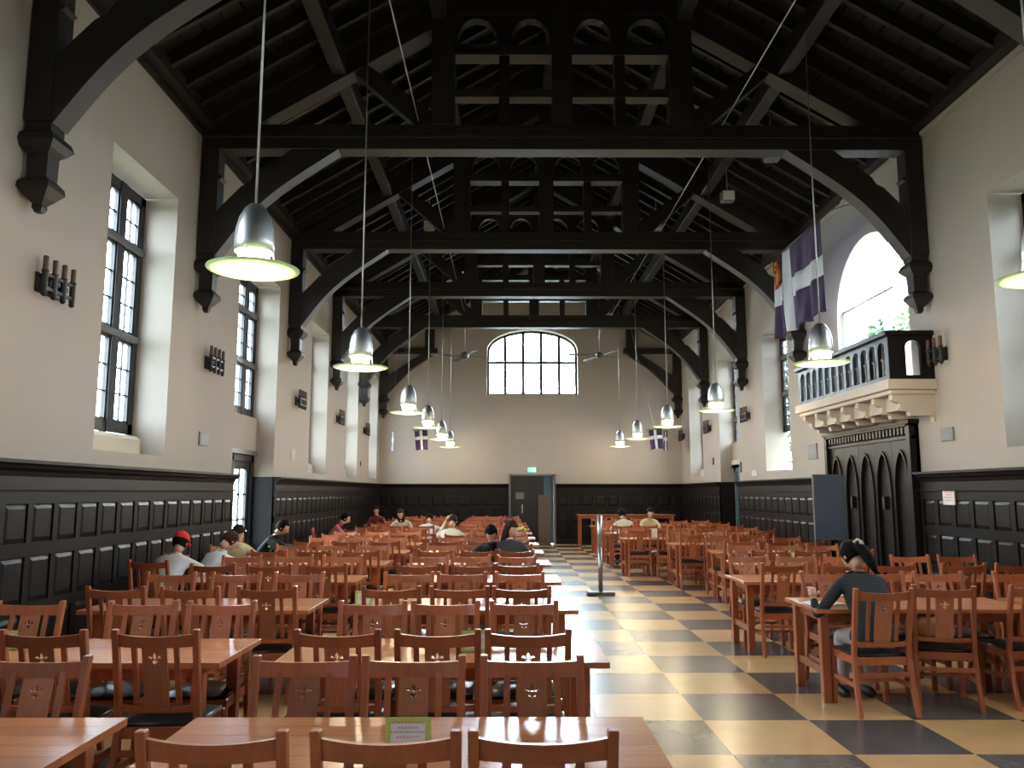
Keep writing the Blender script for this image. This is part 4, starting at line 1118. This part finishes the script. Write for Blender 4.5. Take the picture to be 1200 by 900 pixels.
# ------------------------------------------------------------------ barrier post, display board
t = thing('barrier_post', 'steel post on a flat rectangular base standing in the aisle', 'post', (1.54, 13.75, 0))
q = MB(); q.box(-0.225, -0.14, 0, 0.225, 0.14, 0.055); q.build('base', 'grey_metal', t, bevel=0.012)
q = MB(); q.sweep([(0, 0, 0.05), (0, 0, 0.78)], 0.035, 14); q.build('pole', 'steel', t, smooth=True)
q = MB(); q.sweep([(0, 0, 0.78), (0, 0, 1.30)], 0.042, 14); q.build('pole_sleeve', 'aluminium', t, smooth=True)
t = thing('display_board', 'narrow blue fabric display board on legs in front of the oak door', 'board', (4.78, 12.15, 0), R(4))
q = MB(); q.box(-0.23, -0.018, 1.0, 0.23, 0.018, 1.93); q.build('fabric_panel', 'blue_board', t)
q = MB()
q.box(-0.245, -0.022, 0.985, -0.23, 0.022, 1.945); q.box(0.23, -0.022, 0.985, 0.245, 0.022, 1.945); q.box(-0.245, -0.022, 1.93, 0.245, 0.022, 1.945); q.box(-0.245, -0.022, 0.985, 0.245, 0.022, 1.0)
q.build('panel_frame', 'grey_metal', t)
for s in (-1, 1):
    q = MB(); q.box(s * 0.237 - 0.012, -0.012, 0, s * 0.237 + 0.012, 0.012, 0.985); q.box(s * 0.237 - 0.012, -0.22, 0, s * 0.237 + 0.012, 0.22, 0.025); q.build('leg', 'grey_metal', t)

# ------------------------------------------------------------------ people
def skin_body(name, chains, mats, classify, parent, sub=2):
    """chains: list of (points, radii) all sharing a connected skeleton; classify(co)->material index"""
    verts = []; edges = []; rad = []
    def vid(p, r):
        for i, v in enumerate(verts):
            if (v - Vector(p)).length < 1e-4: return i
        verts.append(Vector(p)); rad.append(r); return len(verts) - 1
    for pts, rr in chains:
        ids = [vid(p, r) for p, r in zip(pts, rr)]
        edges += list(zip(ids[:-1], ids[1:]))
    me = bpy.data.meshes.new(name); me.from_pydata([tuple(v) for v in verts], edges, [])
    o = bpy.data.objects.new(name, me); col.objects.link(o)
    o.modifiers.new('skin', 'SKIN'); 
    ly = me.skin_vertices[0] if me.skin_vertices else None
    if ly is None:
        bm = bmesh.new(); bm.from_mesh(me); bm.verts.layers.skin.verify(); bm.to_mesh(me); bm.free(); ly = me.skin_vertices[0]
    for i, r in enumerate(rad):
        ly.data[i].radius = r if isinstance(r, tuple) else (r, r)
        ly.data[i].use_root = (i == 0)
    ss = o.modifiers.new('smooth', 'SUBSURF'); ss.levels = sub; ss.render_levels = sub
    dg = bpy.context.evaluated_depsgraph_get(); dg.update()
    res = bpy.data.meshes.new_from_object(o.evaluated_get(dg))
    bpy.data.objects.remove(o); bpy.data.meshes.remove(me)
    res.name = name; res.materials.clear()
    for m in mats: res.materials.append(MATS[m])
    for p in res.polygons:
        p.material_index = classify(p.center); p.use_smooth = True
    return link(name, res, parent)

def hand_mb(wrist, dirv, s, curl=0.6):
    """palm and five bent fingers; dirv = direction of the hand, s = side (+1 right)"""
    q = MB(); w = Vector(wrist); d = Vector(dirv).normalized(); up = Vector((0, 0, 1))
    side = d.cross(up).normalized() if abs(d.z) < 0.95 else Vector((1, 0, 0)); nrm = side.cross(d).normalized()
    q.sweep([w - d * 0.01, w + d * 0.03, w + d * 0.07, w + d * 0.085], [0.026, 0.033, 0.036, 0.028], 8)
    for k, ln in enumerate((0.065, 0.075, 0.07, 0.055)):
        o_ = side * (-0.027 + 0.018 * k); p0 = w + d * 0.075 + o_
        p1 = p0 + (d - nrm * 0.25 * curl).normalized() * ln * 0.5; p2 = p1 + (d - nrm * 1.1 * curl).normalized() * ln * 0.5
        q.sweep([p0, p1, p2], [0.0095, 0.0085, 0.0065], 6)
    p0 = w + d * 0.025 - side * 0.028 * s; p1 = p0 + (d * 0.7 - side * 0.7 * s).normalized() * 0.035; p2 = p1 + (d - nrm * 0.4).normalized() * 0.028
    q.sweep([p0, p1, p2], [0.012, 0.010, 0.008], 6)
    return q

def person(label, x, y, rz, top='black_top', trousers='dark_trousers', hair='black_hair', skin='skin', lean=0.25, head_fwd=0.06, head_turn=0.0, head_tilt=0.3,
           long_hair=False, hands=((-0.20, 0.52), (0.20, 0.52)), cap=None, bun=False, scale=1.0, sleeve_skin=False, knees=True, hz=0.79, raise_hand=None):
    """seated figure; local +y is where the person faces, seat height 0.47"""
    t = thing('person', label, 'person', (x, y, 0), rz)
    sp = Vector((0, -0.06, 0.56)); up = Vector((0, math.sin(lean), math.cos(lean)))
    waist = sp + up * 0.16; chest = sp + up * 0.36; neckb = sp + up * 0.50 + Vector((0, head_fwd * 0.4, 0))
    nk = neckb + Vector((0, head_fwd * 0.6, 0.06)); hd = nk + Vector((0, head_fwd + 0.02, 0.10))
    ch = [([sp, waist, chest, neckb, nk], [(0.15, 0.12), (0.135, 0.105), (0.16, 0.115), (0.085, 0.075), (0.050, 0.052)])]
    joints = []
    for s in (-1, 1):
        hip = sp + Vector((s * 0.09, 0.02, -0.02)); kn = Vector((s * 0.11, 0.36, 0.50)); an = Vector((s * 0.11, 0.33 if knees else 0.1, 0.10))
        toe = an + Vector((s * 0.02, 0.15, -0.06))
        ch.append(([sp, hip, (hip + kn) / 2, kn, (kn + an) / 2 + Vector((0, -0.01, 0.05)), an], [(0.15, 0.12), 0.095, 0.082, 0.062, 0.058, 0.042]))
        sh = sp + up * 0.44 + Vector((s * 0.165, 0.0, 0))
        hx, hy = hands[0] if s < 0 else hands[1]
        wr = Vector((hx, hy, hz + 0.02))
        if raise_hand == s: wr = hd + Vector((s * 0.13, 0.06, 0.02))
        mid = (sh + wr) / 2; reach = (wr - sh).length
        drop = math.sqrt(max(0.004, 0.275 ** 2 - (reach / 2) ** 2))
        el = mid + Vector((s * 0.5, -0.25, -0.82)).normalized() * drop
        if raise_hand != s: el.z = max(el.z, hz + 0.03) if el.y > 0.22 else el.z
        ch.append(([chest, sh, (sh + el) / 2, el, (el + wr) / 2, wr], [(0.16, 0.115), 0.062, 0.050, 0.043, 0.038, 0.027]))
        joints.append((wr, (wr - el).normalized(), s, toe, an))
    wrs = [j[0] for j in joints]
    def cls(c):
        if min((c - w).length for w in wrs) < 0.045: return 1
        if c.z > nk.z - 0.03 and (c - nk).length < 0.10: return 1
        if c.z < 0.60 and (c.y > 0.06 or c.z < 0.50): return 2
        return 0
    body = skin_body('body', ch, [top, skin, trousers], cls, t)
    # head: shaped skull with nose, brows, ears
    def headfn(d, p):
        p = Vector(p)
        if d.y > 0.2 and d.z < -0.1: p.y *= 1.0; p.x *= 0.86 + 0.1 * (1 + d.z)
        if d.z < -0.3: p.x *= 0.85; p.z *= 1.08
        if d.y > 0.90 and abs(d.z + 0.12) < 0.2: p.y += 0.018
        return p
    HM = Matrix.Translation(hd) @ Matrix.Rotation(head_turn, 4, 'Z') @ Matrix.Rotation(-head_tilt, 4, 'X')
    q = MB(); q.ball((0, 0, 0), (0.074, 0.092, 0.112), 24, 18, headfn); q.sweep([(0, -0.01, -0.06), (0, -0.03, -0.13)], [0.05, 0.048], 12)
    q.sweep([(0, 0.088, 0.005), (0, 0.110, -0.028), (0, 0.094, -0.038)], [0.008, 0.013, 0.008], 6)
    for s in (-1, 1): q.ball((s * 0.074, -0.005, -0.008), (0.010, 0.020, 0.030), 8, 6)
    q.cur = 1
    for s in (-1, 1): q.ball((s * 0.029, 0.082, 0.008), (0.011, 0.006, 0.006), 8, 6)
    q.cur = 2; q.ball((0, 0.088, -0.060), (0.021, 0.008, 0.007), 8, 6)
    q.xf(HM); q.build('head', [skin, 'eye_dark', 'lip'], t, smooth=True)
    # hair: shell with strands
    def hairfn(d, p):
        p = Vector(p); a = math.atan2(d.x, d.y)
        p *= 1.0 + 0.02 * math.sin(a * 17) + 0.012 * math.sin(a * 31 + d.z * 4)
        front = d.y > 0.30
        if front and d.z < 0.42: p.y = min(p.y, 0.045); 
        if front and d.z < 0.42: p.x *= 1.0
        if d.z < -0.2:
            if long_hair and d.y < 0.45: p.z = p.z * 1.0 - (0.16 + 0.10 * (-d.y)) * min(1, (-d.z - 0.2) * 2.2); p.x *= 1.12
            elif not long_hair: p.z = max(p.z, -0.075); p.x *= 0.95
        return p
    q = MB(); q.ball((0, -0.014, 0.014), (0.088, 0.104, 0.116), 36, 24, hairfn); q.xf(HM); q.build('hair', hair, t, smooth=True)
    if bun:
        q = MB(); q.sweep([HM @ Vector((0.0, -0.10, 0.02)), HM @ Vector((0.01, -0.135, -0.05)), HM @ Vector((0.02, -0.13, -0.16)), HM @ Vector((0.025, -0.115, -0.27))], [0.04, 0.048, 0.042, 0.015], 12)
        q.build('ponytail', hair, t, smooth=True)
        q = MB(); q.sweep([HM @ Vector((-0.03, -0.135, 0.03)), HM @ Vector((0.0, -0.155, 0.045)), HM @ Vector((0.04, -0.145, 0.03)), HM @ Vector((0.05, -0.13, 0.01))], 0.011, 8)
        q.ball(HM @ Vector((0.005, -0.165, 0.0)), 0.014, 8, 6); q.build('hair_clip', 'hair_clip', t, smooth=True)
    if cap:
        q = MB(); q.ball((0, -0.01, 0.03), (0.095, 0.110, 0.105), 24, 14, lambda d, p: Vector((p.x, p.y, max(p.z, -0.01))))
        q.prism([(-0.07, 0.06), (0.07, 0.06), (0.06, 0.14), (0.03, 0.165), (-0.03, 0.165), (-0.06, 0.14)], 0.018, 0.03, KEY_XY); q.xf(HM); q.build('cap', cap, t, smooth=True)
    for wr, dv, s, toe, an in joints:
        hand_mb(wr, dv if raise_hand != s else Vector((-s * 0.5, 0.1, 0.8)), s).build('hand', skin, t, smooth=True)
        q = MB(); q.ball((an.x, an.y + 0.06, 0.045), (0.045, 0.13, 0.045), 14, 8, lambda d, p: Vector((p.x, p.y, max(p.z, -0.042)))); q.build('shoe', 'black_shoe', t, smooth=True)
    # collar and cuffs of the garment
    q = MB(); q.lathe([(0.072, -0.02), (0.062, 0.02), (0.058, 0.02), (0.066, -0.02)], 16, tuple(neckb + Vector((0, 0, 0.025)))); q.build('collar', top, t, smooth=True)
    if scale != 1.0: t.scale = (scale,) * 3
    return t
# right foreground: seen from behind
person('person from behind in striped navy sweater, dark hair clipped up, reading at the right table', 2.90, 6.62, R(2), 'striped_sweater', 'pale_trousers', 'black_hair', lean=0.52, head_fwd=0.05,
       head_tilt=0.75, head_turn=R(12), hands=((-0.33, 0.34), (0.06, 0.46)), bun=True, scale=1.0)
# left group by the panelled wall
person('person in pale shirt and red cap slumped forward by the left panelling', -3.88, 9.32, R(-6), 'white_shirt', 'dark_trousers', 'black_hair', lean=0.72, head_fwd=0.05, cap='red_cap', head_tilt=0.5,
       hands=((-0.05, 0.50), (0.20, 0.50)))
person('person in white shirt with brown hair bowed by the end of the fourth left table', -3.74, 10.05, R(-34), 'white_shirt', 'dark_trousers', 'brown_hair', lean=0.78, head_fwd=0.06, head_tilt=0.9,
       hands=((0.05, 0.62), (0.26, 0.56)))
person('person in cream yellow top just behind the bowed white shirt', -3.82, 11.45, R(-150), 'cream_top', 'dark_trousers', 'brown_hair', lean=0.62, head_tilt=0.7, hands=((-0.15, 0.45), (0.2, 0.45)))
person('person with black hair in dark green jacket by the left doorway', -3.95, 13.1, R(-86), 'dark_green_jacket', 'dark_trousers', 'black_hair', lean=0.62, head_tilt=0.6, hands=((-0.1, 0.60), (0.2, 0.60)))
# middle group
person('person in charcoal sweater with long brown hair turned to look right', 0.02, 10.86, R(-6), 'charcoal_sweater', 'dark_trousers', 'brown_hair', 'skin_pale', lean=0.42, head_turn=R(-130), head_tilt=0.45,
       long_hair=True, hands=((-0.3, 0.36), (0.25, 0.36)))
person('person with short black hair in dark top beside the long brown hair', -0.20, 11.58, R(176), 'black_top', 'dark_trousers', 'black_hair', lean=0.62, head_tilt=0.9)
person('person with brown hair bowed over a far middle table, pale sleeve raised', -1.06, 14.86, R(-8), 'beige_top', 'dark_trousers', 'brown_hair', lean=0.55, head_tilt=0.9, raise_hand=-1)
person('person in pink top with black hair at a far left table', -3.72, 17.1, R(-80), 'pink_top', 'dark_trousers', 'black_hair', lean=0.55, head_tilt=0.5, hands=((-0.10, 0.55), (0.2, 0.55)))
person('person in maroon top at a far left table near the wall corner', -3.45, 21.75, R(180), 'maroon_top', 'dark_trousers', 'black_hair', lean=0.3)
person('person in beige top with long hair at a far left table', -2.50, 19.65, R(175), 'beige_top', 'dark_trousers', 'brown_hair', lean=0.45, long_hair=True, head_tilt=0.5)
person('person in bright white shirt bent over a far left table', -1.88, 19.0, R(-4), 'white_shirt', 'dark_trousers', 'black_hair', lean=0.8, head_tilt=0.9)
# far right group
person('person in beige top leaning on a far right table by the aisle', 2.72, 19.0, R(8), 'beige_top', 'dark_trousers', 'black_hair', lean=0.42, head_tilt=0.4)
person('person with dark hair in cream top facing the camera at a far right table', 3.36, 19.58, R(182), 'cream_top', 'dark_trousers', 'black_hair', lean=0.32, head_tilt=0.5)

# ------------------------------------------------------------------ belongings
def bag(x, y, z, rz, w, d, h, m, label, cat='bag', name='shoulder_bag'):
    t = thing(name, label, cat, (x, y, z), rz)
    def fn(dd, p):
        p = Vector(p); p.x = math.copysign(abs(dd.x) ** 0.6 * w / 2, dd.x); p.y = math.copysign(abs(dd.y) ** 0.7 * d / 2, dd.y); p.z = math.copysign(abs(dd.z) ** 0.6 * h / 2, dd.z)
        return p * (1 + 0.05 * noise.noise(p * 14))
    q = MB(); q.ball((0, 0, h / 2), (1, 1, 1), 22, 14, fn); q.build('bag_body', m, t, smooth=True)
    q = MB(); q.sweep([(-w * 0.3 + w * 0.6 * i / 8, 0.0, h * 0.93 + math.sin(PI * i / 8) * h * 0.35) for i in range(9)], 0.009, 6); q.build('strap', m, t, smooth=True)
bag(3.44, 6.80, 0.482, R(-14), 0.30, 0.16, 0.20, 'tan_bag', 'tan fabric bag resting on the turned chair at the right table')
bag(0.25, 16.95 + 0.1, 0.742, R(10), 0.30, 0.16, 0.22, 'yellow_bag', 'bright yellow bag on a far middle table beside the aisle')
bag(3.02, 19.1, 0.742, R(0), 0.24, 0.14, 0.16, 'red_top', 'small red bag on the far right table between two people')
bag(0.05, 20.95 + 0.15, 0.742, R(0), 0.36, 0.22, 0.25, 'black_top', 'black bag on a far middle table near the far door')
def book(x, y, z, rz, w, h, label, m='white_paper', th=0.012):
    t = thing('book_or_glint', label, 'book', (x, y, z), rz)
    for s in (-1, 1):
        q = MB(); n = 6
        pts = [(s * w / 2 * i / n, 0.002 + th * math.sin(PI * (i / n) ** 0.6) + 0.002) for i in range(n + 1)]
        q.prism([(p[0], p[1]) for p in pts] + [(s * w / 2, 0.0005), (0, 0.0005)], -h / 2, h / 2, XZ); q.build('page_block', m, t)
book(2.70, 7.05, 0.7405, R(8), 0.34, 0.24, 'open book under the arm of the person in the striped sweater')
book(-3.15, 11.15, 0.7405, R(-70), 0.36, 0.26, 'open book before the person in the white shirt')
book(0.30, 11.05, 0.7405, R(3), 0.34, 0.25, 'white sheets drawn as glint on the fifth middle table beside the aisle', th=0.005)  # white sheets imitate the bright reflection at the table end
book(0.22, 15.2, 0.7405, R(3), 0.5, 0.35, 'white sheets drawn as glint on the seventh middle table near the aisle', th=0.005)  # glint on the table top, made as white sheets
book(-0.75, 15.35, 0.7405, R(3), 0.4, 0.3, 'open book before the bowed brown-haired person', th=0.006)
book(2.62, 19.25, 0.7405, R(3), 0.4, 0.3, 'open book before the person in beige at the far right', th=0.006)
t = thing('drink_bottle', 'small clear bottle with green cap on the left table before the white shirt', 'bottle', (-3.30, 11.42, 0.7405))
q = MB(); q.lathe([(0.030, 0), (0.033, 0.01), (0.033, 0.13), (0.013, 0.17), (0.013, 0.185)], 14); q.build('bottle_body', 'guard_glass', t, smooth=True)
q = MB(); q.lathe([(0.016, 0.185), (0.016, 0.21)], 12); q.build('bottle_cap', 'bottle_green', t)
